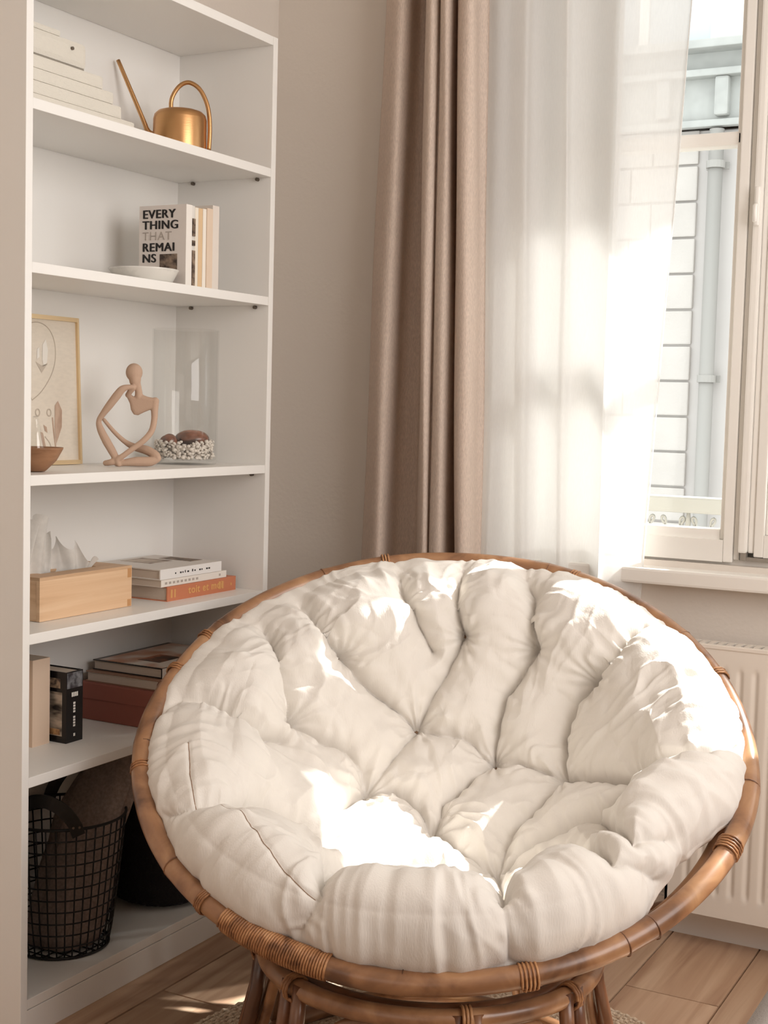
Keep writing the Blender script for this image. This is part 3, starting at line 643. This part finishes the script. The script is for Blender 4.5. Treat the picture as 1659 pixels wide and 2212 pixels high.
b2 = thing('woven_basket', 'black fluffy basket behind the chair rim on the bottom shelf', 'basket', (-.138, .60, ZB))
M_fur = mat('black_fur', (26,23,24), .95, bump=.004, bscale=(160,160,160))
pf = [(0, .001), (.085, .001), (.103, .01)]+[(.108+.022*(t/24)+.0022*math.sin(t*2.1), .012+.30*t/24) for t in range(25)]+[(.124, .316), (.11, .30), (.10, .02), (0, .015)]
VV, FF = lathe(pf, 90, (-.134, .600, ZB)); rq = random.Random(8)
VV = [(x+rq.uniform(-.0018, .0018), y+rq.uniform(-.0018, .0018), z_+(rq.uniform(0, .0015))) for x, y, z_ in VV]
part('body', (VV, FF), M_fur, b2, True)
fur = []
for k in range(1500):
    a = rq.uniform(0, 6.283); t = rq.random(); ro = .108+.022*t; p = Vector((-.134+ro*math.cos(a), .600+ro*math.sin(a), ZB+.014+.29*t)); n_ = Vector((math.cos(a), math.sin(a), -.6+rq.uniform(-.4, .4))).normalized(); tg = Vector((-math.sin(a), math.cos(a), 0))*.0016
    L = rq.uniform(.005, .010); tip = p+n_*L; tip.z = max(tip.z, ZB+.002)
    fur.append(([p-tg, p+tg, tip], [(0, 1, 2)]))
fo2 = part('fur', merge(*fur), M_fur, b2); fo2['kind'] = 'stuff'
part('folded_scarf', blob(-.13, .575, ZB+.335, .085, .09, .05, seed=12, amp=.1), M_fur, b2, True)

# ================================================================ CURTAINS
LINEN = [(0.08, 0.05, 1.16), (0.132, 0.103, 1.1), (0.163, 0.137, 1.085), (0.17, 0.147, 1.11), (0.160, 0.135, 1.17), (0.165, 0.153, 1.195), (0.186, 0.189, 1.19), (0.213, 0.226, 1.12), (0.246, 0.261, 1.06), (0.264, 0.278, 1.045), (0.273, 0.288, 1.055), (0.270, 0.287, 1.075), (0.285, 0.3, 1.05), (0.306, 0.324, 1.04), (0.312, 0.332, 1.06), (0.298, 0.322, 1.12), (0.293, 0.316, 1.15), (0.307, 0.339, 1.1), (0.336, 0.367, 1.045), (0.358, 0.389, 1.03), (0.371, 0.402, 1.04), (0.370, 0.401, 1.07), (0.362, 0.393, 1.11), (0.375, 0.40, 1.14)]
SHEER = [(0.338, 0.359, 1.16), (0.398, 0.407, 1.12), (0.434, 0.451, 1.13), (0.478, 0.507, 1.11), (0.474, 0.510, 1.150), (0.501, 0.531, 1.165), (0.55, 0.576, 1.14), (0.569, 0.600, 1.13), (0.572, 0.606, 1.160), (0.622, 0.639, 1.17), (0.686, 0.687, 1.13), (0.704, 0.699, 1.125), (0.748, 0.724, 1.15), (0.795, 0.749, 1.17), (0.839, 0.779, 1.18)]
def curtain(name, prof, m, z0, z1, thick, rows=70, sub=7, seed=0, dy=0, bot_spread=0):
    n = len(prof); rs = random.Random(seed); ph_ = [rs.uniform(0, 6) for _ in range(4)]
    P = smoothpath([(i, 0, 0) for i in range(n)], sub); grid_ = []
    def prow(z_):
        k = (z_-.84)/(2.1-.84)
        pts = smoothpath([(b_+(a_-b_)*k, y_+dy, 0) for a_, b_, y_ in prof], sub)
        out = []
        for j, p in enumerate(pts):
            wv = .0022*math.sin(z_*3.1+j*.11+ph_[0])+.0012*math.sin(z_*7.3+j*.23+ph_[1])
            out.append(Vector((p.x+wv*.6, p.y+wv, z_)))
        return out
    A_ = [prow(z0+(z1-z0)*i/rows) for i in range(rows+1)]
    Vf, Ff = grid(A_)
    if thick:
        B_ = []
        for row in A_:
            rb = []
            for j, p in enumerate(row):
                tn = (row[min(j+1, len(row)-1)]-row[max(j-1, 0)]).normalized(); rb.append(p+Vector((-tn.y, tn.x, 0))*thick)
            B_.append(rb)
        Vb, Fb = grid(B_); Fb = [q[::-1] for q in Fb]; Vf, Ff = merge((Vf, Ff), (Vb, Fb))
        c_ = len(A_[0]); R_ = len(A_); k = R_*c_
        for i in range(R_-1): Ff.append((i*c_, (i+1)*c_, k+(i+1)*c_, k+i*c_)); Ff.append((i*c_+c_-1, k+i*c_+c_-1, k+(i+1)*c_+c_-1, (i+1)*c_+c_-1))
        for j in range(c_-1): Ff.append((j, k+j, k+j+1, j+1)); Ff.append(((R_-1)*c_+j, (R_-1)*c_+j+1, k+(R_-1)*c_+j+1, k+(R_-1)*c_+j))
    return Vf, Ff
cu1 = mesh_obj('linen_curtain', *curtain('linen', LINEN, M_linen, .012, 2.452, .0018, seed=2), M_linen, None, True)
tag(cu1, 'beige linen curtain hanging in deep folds left of the sheer', 'curtain')
cu2 = thing('sheer_curtain', 'white translucent sheer curtain drawn across the left window half', 'curtain', (.58, 1.15, .012))
part('sheer_panel', curtain('sheer', SHEER, M_sheer, .012, 2.452, 0, seed=5), M_sheer, cu2, True)
SH2 = [(0.335, 0.352, 1.19), (0.40, 0.42, 1.165), (0.45, 0.47, 1.175), (0.50, 0.535, 1.185), (0.54, 0.565, 1.18), (0.59, 0.62, 1.192), (0.64, 0.655, 1.188), (0.685, 0.684, 1.165), (0.699, 0.694, 1.14)]
part('folded_layer', curtain('sheer', SH2, M_sheer2, .012, 2.452, 0, seed=9), M_sheer2, cu2, True)
part('hem', tube([(.7795-.0009*i, 1.18, .84-.046*i) if False else (.839+(.779-.839)*(2.1-z_)/1.26, 1.18+.0022*math.sin(z_*3.1+98*.11), z_) for i, z_ in enumerate([.02+.04*k for k in range(61)])], .0015, 5), M_sheer, cu2, True)
rod = thing('curtain_rod', 'curtain rod above the window carrying the linen and sheer curtains', 'curtain rod', (.6, 1.13, 2.47))
part('pole', tube([(-.1, 1.13, 2.47), (2.1, 1.13, 2.47)], .014, 14), mat('rod_metal', (190,176,160), .4, .7), rod, True)
for xk in (-.05, 1.0, 2.05): part('bracket', box(xk-.01, xk+.01, 1.13, 1.22, 2.44, 2.462, .003), M_white, rod)

# ================================================================ RADIATOR
ra = thing('radiator', 'cream panel radiator with vertical ridges under the window', 'radiator', (1.3, 1.13, .085))
RX0, RX1, RZ0, RZ1, RY = .88, 1.98, .085, .69, 1.125
cols = []; xs = np.arange(RX0, RX1+1e-6, .00335)
zs = np.r_[np.linspace(RZ0+.0, RZ0+.045, 5), np.linspace(RZ0+.05, RZ0+.075, 8), np.linspace(RZ0+.1, RZ1-.09, 6), np.linspace(RZ1-.075, RZ1-.05, 8), np.linspace(RZ1-.045, RZ1, 5)]
rowsr = []
for z_ in zs:
    row = []
    for x in xs:
        u = ((x-RX0-.03)/.0335) % 1; in_ = RX0+.03 < x < RX1-.03
        zc = min((z_-RZ0-.047)/.012, (RZ1-.047-z_)/.012, 1); e_ = max(zc, 0); dd = .0040*e_**.5*max(0, math.cos((u-.5)*math.pi*2.2)) if (in_ and abs(u-.5) < .23) else 0
        row.append((x, RY-.004+dd, z_))
    rowsr.append(row)
part('front_panel', grid(rowsr), M_rad, ra, True)
part('casing', merge(box(RX0, RX0+.006, RY-.004, 1.195, RZ0, RZ1), box(RX1-.006, RX1, RY-.004, 1.195, RZ0, RZ1), box(RX0, RX1, 1.19, 1.196, RZ0, RZ1), box(RX0, RX1, RY-.004, 1.195, RZ0-.002, RZ0), box(RX0, RX1, RY-.006, RY+.004, RZ1-.006, RZ1+.004, .002)), M_rad, ra)
gr = part('top_grille', merge(*[box(x, x+.012, RY, 1.192, RZ1-.004, RZ1+.001) for x in np.arange(RX0+.006, RX1-.012, .02)]), M_rad, ra)
for xk in (RX0+.12, RX1-.12): part('bracket', box(xk-.012, xk+.012, 1.19, 1.2195, RZ0+.1, RZ1-.05), M_rad, ra)
part('feed_pipe', tube([(RX1-.05, 1.16, RZ0+.02), (RX1-.05, 1.16, .0005)], .008, 10), M_rad, ra, True)

# ================================================================ RUG
RGX, RGY, RGR = .765, .20, .535
rug = thing('rug', 'round woven jute rug under the papasan chair', 'rug', (RGX, RGY, 0))
M_jute = mat('jute_braid', (234,216,192), .95, rgb2=(196,168,140), vscale=(160,160,160), bump=.002, bscale=(260,260,260))
part('backing', lathe([(0, .0004), (RGR-.004, .0004), (RGR-.004, .003), (0, .003)], 96, (RGX, RGY, 0)), M_jute, rug)
V, F = [], []; k = 0
ro = .012
while ro < RGR:
    n_ = max(24, int(ro*2*math.pi/.010)); n_ += n_ % 2; pts = []
    for i in range(n_):
        a = 2*math.pi*i/n_; s_ = 1 if i % 2 else -1; pts.append((RGX+(ro+.0012*s_)*math.cos(a), RGY+(ro+.0012*s_)*math.sin(a), .0058+.0012*s_*(1 if k % 2 else -1)))
    vv, ff = tube(pts, .0048, 5, True); o_ = len(V); V += vv; F += [tuple(q+o_ for q in f) for f in ff]
    if True:
        pass
    ro += .0105; k += 1
br = part('braid', (V, F), M_jute, rug, True); br['kind'] = 'stuff'

# ================================================================ PAPASAN CHAIR
CC = np.array([.661, .393, .597]); th, ph = math.radians(29.49), math.radians(-67.98)
NN = np.array([math.sin(th)*math.cos(ph), math.sin(th)*math.sin(ph), math.cos(th)])
AA = np.cross(NN, [0, 0, 1.]); AA /= np.linalg.norm(AA); BB = np.cross(NN, AA)
def rp(rho, a, h=0): return Vector(CC+rho*(math.cos(a)*AA+math.sin(a)*BB)+h*NN)
ch = thing('papasan_chair', 'round rattan papasan chair with a bowl seat on a cane stand', 'chair', (.726, .231, 0))
RR = .55; rad = .0190
pts = [rp(RR+.0015*math.sin(5*a)+.001*math.sin(9*a+1), a, .0015*math.sin(3*a+2)) for a in [2*math.pi*i/240 for i in range(240)]]
rad_ = []
nodes = [8, 40, 88, 125, 131, 170, 214, 250, 302, 330, 351]
for i in range(240):
    dg = i*1.5; e_ = sum(math.exp(-((dg-n_+180) % 360-180)**2/.8) for n_ in nodes); rad_.append(rad*(1+.07*e_+.025*math.sin(i*.13)))
rim = part('rim', tube(pts, rad_, 16, True), M_rattan, ch, True)
for n_ in nodes:
    c_ = [rp(RR+(rad*1.06)*math.cos(t), math.radians(n_), rad*1.06*math.sin(t)) for t in [k*math.pi/8 for k in range(16)]]
    part('cane_node', tube(c_, .0011, 5, True), M_rattan2, rim, True)
def wrap(a0, a1, pitch=.0036, r=.0019, rr=rad*1.08, rho=RR, h=0, name='binding', par=None):
    L = math.radians(a1-a0)*rho; turns = L/pitch; n_ = int(turns*12); pts = []
    for i in range(n_+1):
        t = i/n_; a = math.radians(a0)+math.radians(a1-a0)*t; w_ = 2*math.pi*turns*t
        pts.append(rp(rho+rr*math.cos(w_), a, h+rr*math.sin(w_)))
    return part(name, tube(pts, r, 5), M_wrap, par or rim, True)
wrap(55.5, 76, .0046, .0023); wrap(49.5, 51, .004, .002)
for a0 in (13.5, 106.5, 152.5, 286.5, 333.5, 345, 243, 200): wrap(a0, a0+3.1 if a0 in (106.5, 152.5) else a0+1.9, .0062, .0021, rad*1.12)
# second cane ring tied under the rim, hoops of the bowl and ribs
def hs(rho): return .354-math.sqrt(.4277-rho*rho)
part('inner_ring', tube([rp(.520, a, -.034) for a in [2*math.pi*i/160 for i in range(160)]], .0115, 12, True), M_rattan, ch, True)
for ro in (.42, .30, .17): part('bowl_hoop', tube([rp(ro, a, hs(ro)-.014) for a in [2*math.pi*i/120 for i in range(120)]], .0085, 8, True), M_rattan2, ch, True)
for k in range(16):
    a = 2*math.pi*(k+.3)/16
    part('rib', tube([rp(ro, a, hs(ro)) for ro in [.05+.485*i/16 for i in range(17)]], .0075, 8), M_rattan2, ch, True)
# stand
SX, SY = .726, .231; RZ = .262
def sp_(ro, az, z_): a = math.radians(az); return Vector((SX+ro*math.cos(a), SY+ro*math.sin(a), z_))
R1, R2 = .285, .325; RUG = .0095
part('top_ring', tube([sp_(R1, a, RZ) for a in range(0, 360, 4)], .0165, 12, True), M_rattan, ch, True)
part('top_ring', tube([sp_(R1-.028, a, RZ+.001) for a in range(0, 360, 4)], .0125, 12, True), M_rattan2, ch, True)
part('bottom_ring', tube([sp_(R2, a, .017+RUG) for a in range(0, 360, 4)], .0165, 12, True), M_rattan, ch, True)
legs = [-146, -112, -52, -12, 35, 80, 125, 170]
for az in legs:
    for dz in (-2.9, 2.9):
        lg = part('leg', tube([sp_(R1+.004, az+dz, RZ+.01), sp_(R1+.013, az+dz*1.1, .2), sp_(R2+.012, az+dz*1.2, .026+RUG)], [.0125, .0125, .0135], 10), M_rattan2, ch, True)
    cc = []; 
    for i in range(36):
        a = 2*math.pi*i/12; q = sp_(R1, az, RZ); q2 = Vector((math.cos(math.radians(az)), math.sin(math.radians(az)), 0)); cc.append(q+q2*(.021*math.cos(a)+.003)+Vector((0, 0, .021*math.sin(a)))+Vector((-q2.y, q2.x, 0))*(.006*(i/12-1.5)))
    part('binding', tube(cc, .0028, 5), M_wrap, ch, True)
for i, az in enumerate(legs):
    nx = legs[(i+1) % len(legs)]+(360 if i == len(legs)-1 else 0); mid = (az+nx)/2; hw = (nx-az)/2
    pts = smoothpath([sp_(R2-.018, az+1, .06), sp_(R1-.004, az+hw*.22, .16), sp_(R1-.012, az+hw*.6, .222), sp_(R1-.012, mid, .238), sp_(R1-.012, nx-hw*.6, .222), sp_(R1-.004, nx-hw*.22, .16), sp_(R2-.018, nx-1, .06)], 5)
    part('brace_arch', tube(pts, .0095, 9), M_rattan, ch, True)

# ---------------------------------------------------------------- cushion
PROF = np.array([(0,-.205),(.10,-.195),(.20,-.165),(.29,-.115),(.365,-.05),(.415,.015),(.45,.065),(.48,.095),(.505,.105),(.53,.095),(.548,.068),(.556,.035),(.552,.005),(.54,-.02),(.515,-.05)])
def dense(P, n):
    Q = []
    for i in range(len(P)-1):
        p1 = P[i]; p2 = P[i+1]; p0 = P[1]*[-1, 1] if i == 0 else P[i-1]; p3 = P[min(i+2, len(P)-1)]
        for t in np.linspace(0, 1, 20, endpoint=False):
            Q.append(.5*((2*p1)+(-p0+p2)*t+(2*p0-5*p1+4*p2-p3)*t*t+(-p0+3*p1-3*p2+p3)*t**3))
    Q.append(P[-1]); Q = np.array(Q); L = np.r_[0, np.cumsum(np.linalg.norm(np.diff(Q, axis=0), axis=1))]
    s = np.linspace(0, L[-1], n); return np.c_[np.interp(s, L, Q[:, 0]), np.interp(s, L, Q[:, 1])], s
CREASES=[
  (0.045,0.045,[(-0.006,-0.66),(0.004,-0.514),(-0.004,-0.448),(-0.021,-0.41),(-0.003,-0.372),(0.025,-0.312),(0.058,-0.252),(0.07,-0.214)]),
  (0.045,0.045,[(0.167,-0.622),(0.131,-0.505),(0.091,-0.428),(0.056,-0.376)]),
  (0.05,0.05,[(0.424,-0.463),(0.344,-0.382),(0.295,-0.327),(0.257,-0.317),(0.199,-0.279),(0.128,-0.24),(0.07,-0.214)]),
  (0.05,0.05,[(-0.184,-0.62),(-0.211,-0.55),(-0.188,-0.443),(-0.192,-0.369),(-0.161,-0.323),(-0.121,-0.279),(-0.102,-0.219),(-0.094,-0.14)]),
  (0.045,0.045,[(0.07,-0.214),(0.023,-0.202),(-0.028,-0.196),(-0.094,-0.14)]),
  (0.05,0.05,[(-0.492,-0.398),(-0.414,-0.318),(-0.325,-0.259),(-0.281,-0.223),(-0.251,-0.157),(-0.242,-0.063)]),
  (0.03,0.04,[(-0.094,-0.14),(-0.158,-0.115),(-0.242,-0.063)]),
  (0.045,0.045,[(-0.242,-0.063),(-0.331,-0.014),(-0.425,0.06),(-0.509,0.099),(-0.59,0.109),(-0.694,0.042)]),
  (0.06,0.055,[(0.505,-0.354),(0.449,-0.281),(0.396,-0.21),(0.367,-0.164),(0.341,-0.121)]),
  (0.05,0.05,[(0.341,-0.121),(0.276,-0.109),(0.213,-0.109),(0.17,-0.085),(0.154,-0.043)]),
  (0.04,0.04,[(0.07,-0.214),(0.099,-0.156),(0.131,-0.092),(0.154,-0.043)]),
  (0.06,0.05,[(0.712,-0.012),(0.65,-0.051),(0.587,-0.051),(0.494,-0.03),(0.409,-0.029),(0.355,-0.053)]),
  (0.04,0.04,[(0.154,-0.043),(0.106,-0.049),(0.05,-0.013),(0.018,0.04)]),
  (0.04,0.04,[(-0.094,-0.14),(-0.044,-0.081),(0.001,-0.033),(0.018,0.04)]),
  (0.045,0.045,[(0.018,0.04),(-0.032,0.092),(-0.108,0.154)]),
  (0.045,0.045,[(-0.242,-0.063),(-0.208,-0.02),(-0.143,0.053),(-0.108,0.154)]),
  (0.06,0.05,[(0.614,0.355),(0.528,0.349),(0.465,0.326),(0.368,0.2),(0.285,0.164),(0.222,0.2)]),
  (0.06,0.05,[(0.251,0.672),(0.216,0.627),(0.199,0.595),(0.204,0.347),(0.16,0.233),(0.074,0.187)]),
  (0.06,0.05,[(-0.197,0.71),(-0.178,0.642),(-0.166,0.6),(-0.128,0.246),(-0.108,0.154)]),
  (0.06,0.045,[(-0.108,0.154),(-0.15,0.172),(-0.217,0.221)]),
  (0.07,0.05,[(-0.187,0.194),(-0.275,0.235),(-0.392,0.484),(-0.47,0.487),(-0.529,0.493)]),
  (0.05,0.05,[(-0.108,0.154),(-0.194,0.121),(-0.289,0.102),(-0.362,0.097),(-0.425,0.06)]),
  (0.05,0.045,[(0.074,0.187),(-0.018,0.2),(-0.108,0.154)]),
  (0.06,0.05,[(0.154,-0.043),(0.203,0.038),(0.222,0.2)]),
  (0.05,0.05,[(-0.554,0.402),(-0.446,0.438),(-0.368,0.221),(-0.32,0.107)]),
]
TUFTS= [(-0.021,-0.41),(0.257,-0.317),(0.07,-0.214),(-0.094,-0.14),(0.341,-0.121),(-0.242,-0.063),(-0.425,0.06),(0.154,-0.043),(0.018,0.04),(-0.108,0.154),(-0.192,-0.369),(-0.327,-0.26),(0.21,0.33),(-0.166,0.58)]

SEAMS = [[(0.584, 0.162), (0.552, 0.263), (0.516, 0.348)], [(0.483, 0.357), (0.415, 0.423), (0.336, 0.508), (0.269, 0.564), (0.21, 0.609)]]
def vnoise(x, y, seed):
    r = np.random.RandomState(seed); G = r.rand(64, 64)
    xi = np.floor(x).astype(int); yi = np.floor(y).astype(int); fx = x-xi; fy = y-yi; fx = fx*fx*(3-2*fx); fy = fy*fy*(3-2*fy)
    g = lambda i, j: G[i % 64, j % 64]
    return (g(xi, yi)*(1-fx)+g(xi+1, yi)*fx)*(1-fy)+(g(xi, yi+1)*(1-fx)+g(xi+1, yi+1)*fx)*fy-.5
def segdist(X, Y, pts):
    best = np.full(X.shape, 9.); along = np.zeros(X.shape); acc = 0; side = np.zeros(X.shape)
    for (x0, y0), (x1, y1) in zip(pts[:-1], pts[1:]):
        dx, dy = x1-x0, y1-y0; L = math.hypot(dx, dy)+1e-9
        t = np.clip(((X-x0)*dx+(Y-y0)*dy)/(L*L), 0, 1); dd = np.hypot(X-x0-t*dx, Y-y0-t*dy)
        m_ = dd < best; best = np.where(m_, dd, best); along = np.where(m_, acc+t*L, along); acc += L
    return best, along
NR, NP = 330, 840
R2_, s_ = dense(PROF, NR); phi = np.linspace(0, 2*np.pi, NP, endpoint=False)
SS, PP = np.meshgrid(s_, phi, indexing='ij'); X = SS*np.cos(PP); Y = SS*np.sin(PP)
# warp the lookup a little so creases wander
Xw = X+.010*vnoise(X*14+20, Y*14+20, 1)+.004*vnoise(X*40+20, Y*40+20, 2); Yw = Y+.010*vnoise(X*14+50, Y*14+50, 3)+.004*vnoise(X*40+9, Y*40+9, 4)
pill = np.full(X.shape, 1.); crinkle = np.zeros(X.shape); alld = np.full(X.shape, 9.)
for (amp, wd, pts) in CREASES:
    d_, al = segdist(Xw, Yw, smooth2(pts)) if False else segdist(Xw, Yw, pts)
    f_c = 1-np.exp(-(d_/(wd*.80)))*min(1.0, amp/.048)
    pill = np.minimum(pill, f_c)*.55+pill*f_c*.45; alld = np.minimum(alld, d_)
    # small gathers running square to the crease
    crinkle += .0040*np.exp(-(d_/.032))*np.sin(al*150+6*vnoise(X*25+30, Y*25, 7))*np.clip(d_/.008, 0, 1)
tuft = np.zeros(X.shape); fan = np.zeros(X.shape)
for i, (tx, ty) in enumerate(TUFTS):
    dd = np.hypot(X-tx, Y-ty); an = np.arctan2(Y-ty, X-tx)
    tuft += np.exp(-(dd/.020)**1.3); fan += .0048*np.exp(-(dd/.065))*np.clip(dd/.012, 0, 1)*np.sin(an*11+3*vnoise(X*22+i, Y*22, 11)+i)
# lip: gathers run across the roll
lip = np.clip((SS-.50)/.10, 0, 1)
wr = ((.5-1.6*np.abs(vnoise(PP*64/(2*np.pi), SS*5+3, 21)))+.6*vnoise(PP*128/(2*np.pi), SS*8+3, 22))*.0085*lip*(.35+1.3*np.clip(vnoise(PP*11/(2*np.pi)*1.0, SS*0+2, 23)+.5, 0, 1))
inner = (1-lip*.6)
fold = inner*(.011*vnoise(X*9+7, Y*9+7, 31)+.006*np.abs(vnoise(X*17+3, Y*30+3, 32))+.0042*np.abs(vnoise(X*34+y if False else X*34, Y*20, 33)))
lipcut = np.zeros(X.shape)
for a_ in np.radians([10, 33, 52, 70, 88, 103, 124, 141, 160, 181, 205, 228, 250, 264, 283, 297, 316, 338]):
    da = np.abs((PP-a_+np.pi) % (2*np.pi)-np.pi)*.58+.02*vnoise(SS*12, SS*0+a_*3, 41); lipcut += np.exp(-np.abs(da)/.012)*np.clip((SS-.58)/.06, 0, 1)*.0035
disp = .052*pill-.010*np.exp(-alld/.0055)-.030*np.clip(tuft, 0, 1)+crinkle+fan+wr+fold-lipcut-.018
rw = vnoise(X*7+11, Y*7+11, 51)
rid = 1-np.abs(2*vnoise(PP*23/(2*np.pi)+2.2*rw, SS*5.5+3*vnoise(PP*7/(2*np.pi), SS*4, 53), 52))*1.6
disp += .009*np.clip(rid, 0, 1)**2*(.25+.75*np.clip(SS/.2, 0, 1))*np.clip(alld/.03, 0, 1)
rid2 = 1-np.abs(2*vnoise(PP*57/(2*np.pi)+3*rw, SS*9, 54))*1.7
disp += .0035*np.clip(rid2, 0, 1)**1.5*np.clip((SS-.25)/.2, 0, 1)
disp *= 1-.62*np.clip((SS-.585)/.06, 0, 1)
disp += wr*.15+.0060*lip*(.4-np.clip(np.abs(vnoise(PP*34/(2*np.pi)+SS*9+2*rw, SS*5+9, 63))*3.2, 0, 1))*np.clip(.5+2*vnoise(PP*9/(2*np.pi)+4, SS*3, 64), 0, 1)+.0050*lip*(.4-np.clip(np.abs(vnoise(PP*38/(2*np.pi)-SS*11+2*rw, SS*4+2, 65))*3.2, 0, 1))*np.clip(.5+2*vnoise(PP*8/(2*np.pi)+14, SS*3, 66), 0, 1)+.0048*lip*(.3-2*np.abs(vnoise(PP*150/(2*np.pi)+rw*3, SS*6, 61)))-.004*lip*np.exp(-np.abs(vnoise(PP*26/(2*np.pi)+1.2*rw, SS*3+4, 62))/.05)
disp *= np.clip((s_[-1]-SS)/.06, 0, 1)
for sm_ in SEAMS:
    d_, al = segdist(X, Y, sm_); disp -= .0035*np.exp(-(d_/.0028)**2)
LF = np.interp(np.degrees(phi), [0, 45, 90, 135, 180, 225, 270, 315, 360], [.2, .65, 1., .9, .55, .3, .1, .1, .2])
rho = R2_[:, 0]*np.interp(s_, [0, .66, .74, .82], [.95, .95, .955, .985]); hh = np.where(R2_[:, 1][:, None] > 0, R2_[:, 1][:, None]*LF[None, :], R2_[:, 1][:, None])
dip = 1-.075*np.exp(-((np.degrees(phi)-146)/13)**2)[None, :]*np.clip((SS-.42)/.15, 0, 1)
P3 = CC+(rho[:, None]*dip)[:, :, None]*(np.cos(phi)[None, :, None]*AA+np.sin(phi)[None, :, None]*BB)+hh[:, :, None]*NN
du = np.gradient(P3, axis=0); dv = (np.roll(P3, -1, 1)-np.roll(P3, 1, 1)); nr = np.cross(du, dv); nr /= (np.linalg.norm(nr, axis=2, keepdims=True)+1e-12)
if nr[10, 0]@NN < 0: nr = -nr
nr[0] = NN
Q3 = P3+nr*disp[:, :, None]
und = [(.47, -.080), (.40, -.130), (.30, -.195), (.15, -.255), (.0005, -.275)]
extra = np.array([CC+ro*(np.cos(phi)[:, None]*AA+np.sin(phi)[:, None]*BB)+h_*NN for ro, h_ in und])
Q3 = np.concatenate([Q3, extra], 0); n1 = Q3.shape[0]
idx = np.arange(n1*NP).reshape(n1, NP); a_ = idx[:-1]; b_ = np.roll(idx, -1, 1)[:-1]; c_ = np.roll(idx, -1, 1)[1:]; d_ = idx[1:]
faces = np.stack([a_, d_, c_, b_], -1).reshape(-1, 4)
cus = thing('cushion', 'thick cream tufted cotton cushion filling the papasan seat', 'cushion', tuple(CC))
mc = bpy.data.meshes.new('cushion_pad'); Vn = (Q3.reshape(-1, 3)-CC).astype(np.float32)
mc.vertices.add(len(Vn)); mc.vertices.foreach_set('co', Vn.ravel()); mc.loops.add(len(faces)*4); mc.loops.foreach_set('vertex_index', faces.ravel().astype(np.int32))
mc.polygons.add(len(faces)); mc.polygons.foreach_set('loop_start', np.arange(0, len(faces)*4, 4, dtype=np.int32)); mc.polygons.foreach_set('loop_total', np.full(len(faces), 4, dtype=np.int32)); mc.update(calc_edges=True)
mc.polygons.foreach_set('use_smooth', np.ones(len(faces), dtype=bool))
M_cot = mat('cream_cotton', (232,226,218), .95, bump=.0005, bscale=(420,420,60), spec=.1, sheen=.15)
mc.materials.append(M_cot); co = bpy.data.objects.new('pad', mc); COL.objects.link(co); co.parent = cus
def at(sx, sy, off=0.0):
    s0 = math.hypot(sx, sy)/s_[-1]*(NR-1); j0 = (math.atan2(sy, sx) % (2*math.pi))/(2*math.pi)*NP; i_ = int(s0); j_ = int(j0); fi = s0-i_; fj = j0-j_
    g = lambda A_: (A_[i_, j_ % NP]*(1-fi)+A_[i_+1, j_ % NP]*fi)*(1-fj)+(A_[i_, (j_+1) % NP]*(1-fi)+A_[i_+1, (j_+1) % NP]*fi)*fj
    return g(Q3)+g(nr)*off
M_thread = mat('brown_thread', (150,118,92), .9)
for tx, ty in TUFTS[:10]:
    p = at(tx, ty, .0015); n_ = nr[int(round(math.hypot(tx, ty)/s_[-1]*(NR-1))), int(round((math.atan2(ty, tx) % (2*math.pi))/(2*math.pi)*NP)) % NP]
    t1 = np.cross(n_, [0, 0, 1.]); t1 /= np.linalg.norm(t1); t2 = np.cross(n_, t1)
    part('tuft_knot', merge(tube([p-t1*.006, p+n_*.002, p+t1*.006], .0012, 5), tube([p-t2*.005+t1*.002, p+n_*.0025, p+t2*.005], .0012, 5)), M_thread, cus)
for sm_ in SEAMS:
    pts = []
    for (x0, y0), (x1, y1) in zip(sm_[:-1], sm_[1:]):
        n_ = max(3, int(math.hypot(x1-x0, y1-y0)/.004))
        for i in range(n_): t = i/n_; pts.append(at(x0+(x1-x0)*t, y0+(y1-y0)*t, .0003))
    part('seam', tube(pts, .0007, 4), M_thread, cus, label='brown stitched seam')

# ================================================================ GREY BENCH at the right foreground corner
be = thing('upholstered_bench', 'grey upholstered seat corner in the bottom right foreground', 'bench', (1.65, -.6, 0))
M_greyc = cloth_mat('grey_fabric', (168,160,154), 0, 0, None, 1, .0006, (500,500,500), .12)
part('seat', box(1.385, 2.0, -1.25, .05, .30, .50, .035), M_greyc, be, True)
part('base', box(1.41, 1.975, -1.225, .025, .10, .30, .01), M_greyc, be)
for xk in (1.45, 1.93):
    for yk in (-1.18, -.02): part('leg', tube([(xk, yk, .1), (xk, yk, .0005)], [.018, .012], 12), M_bowlwood, be, True)
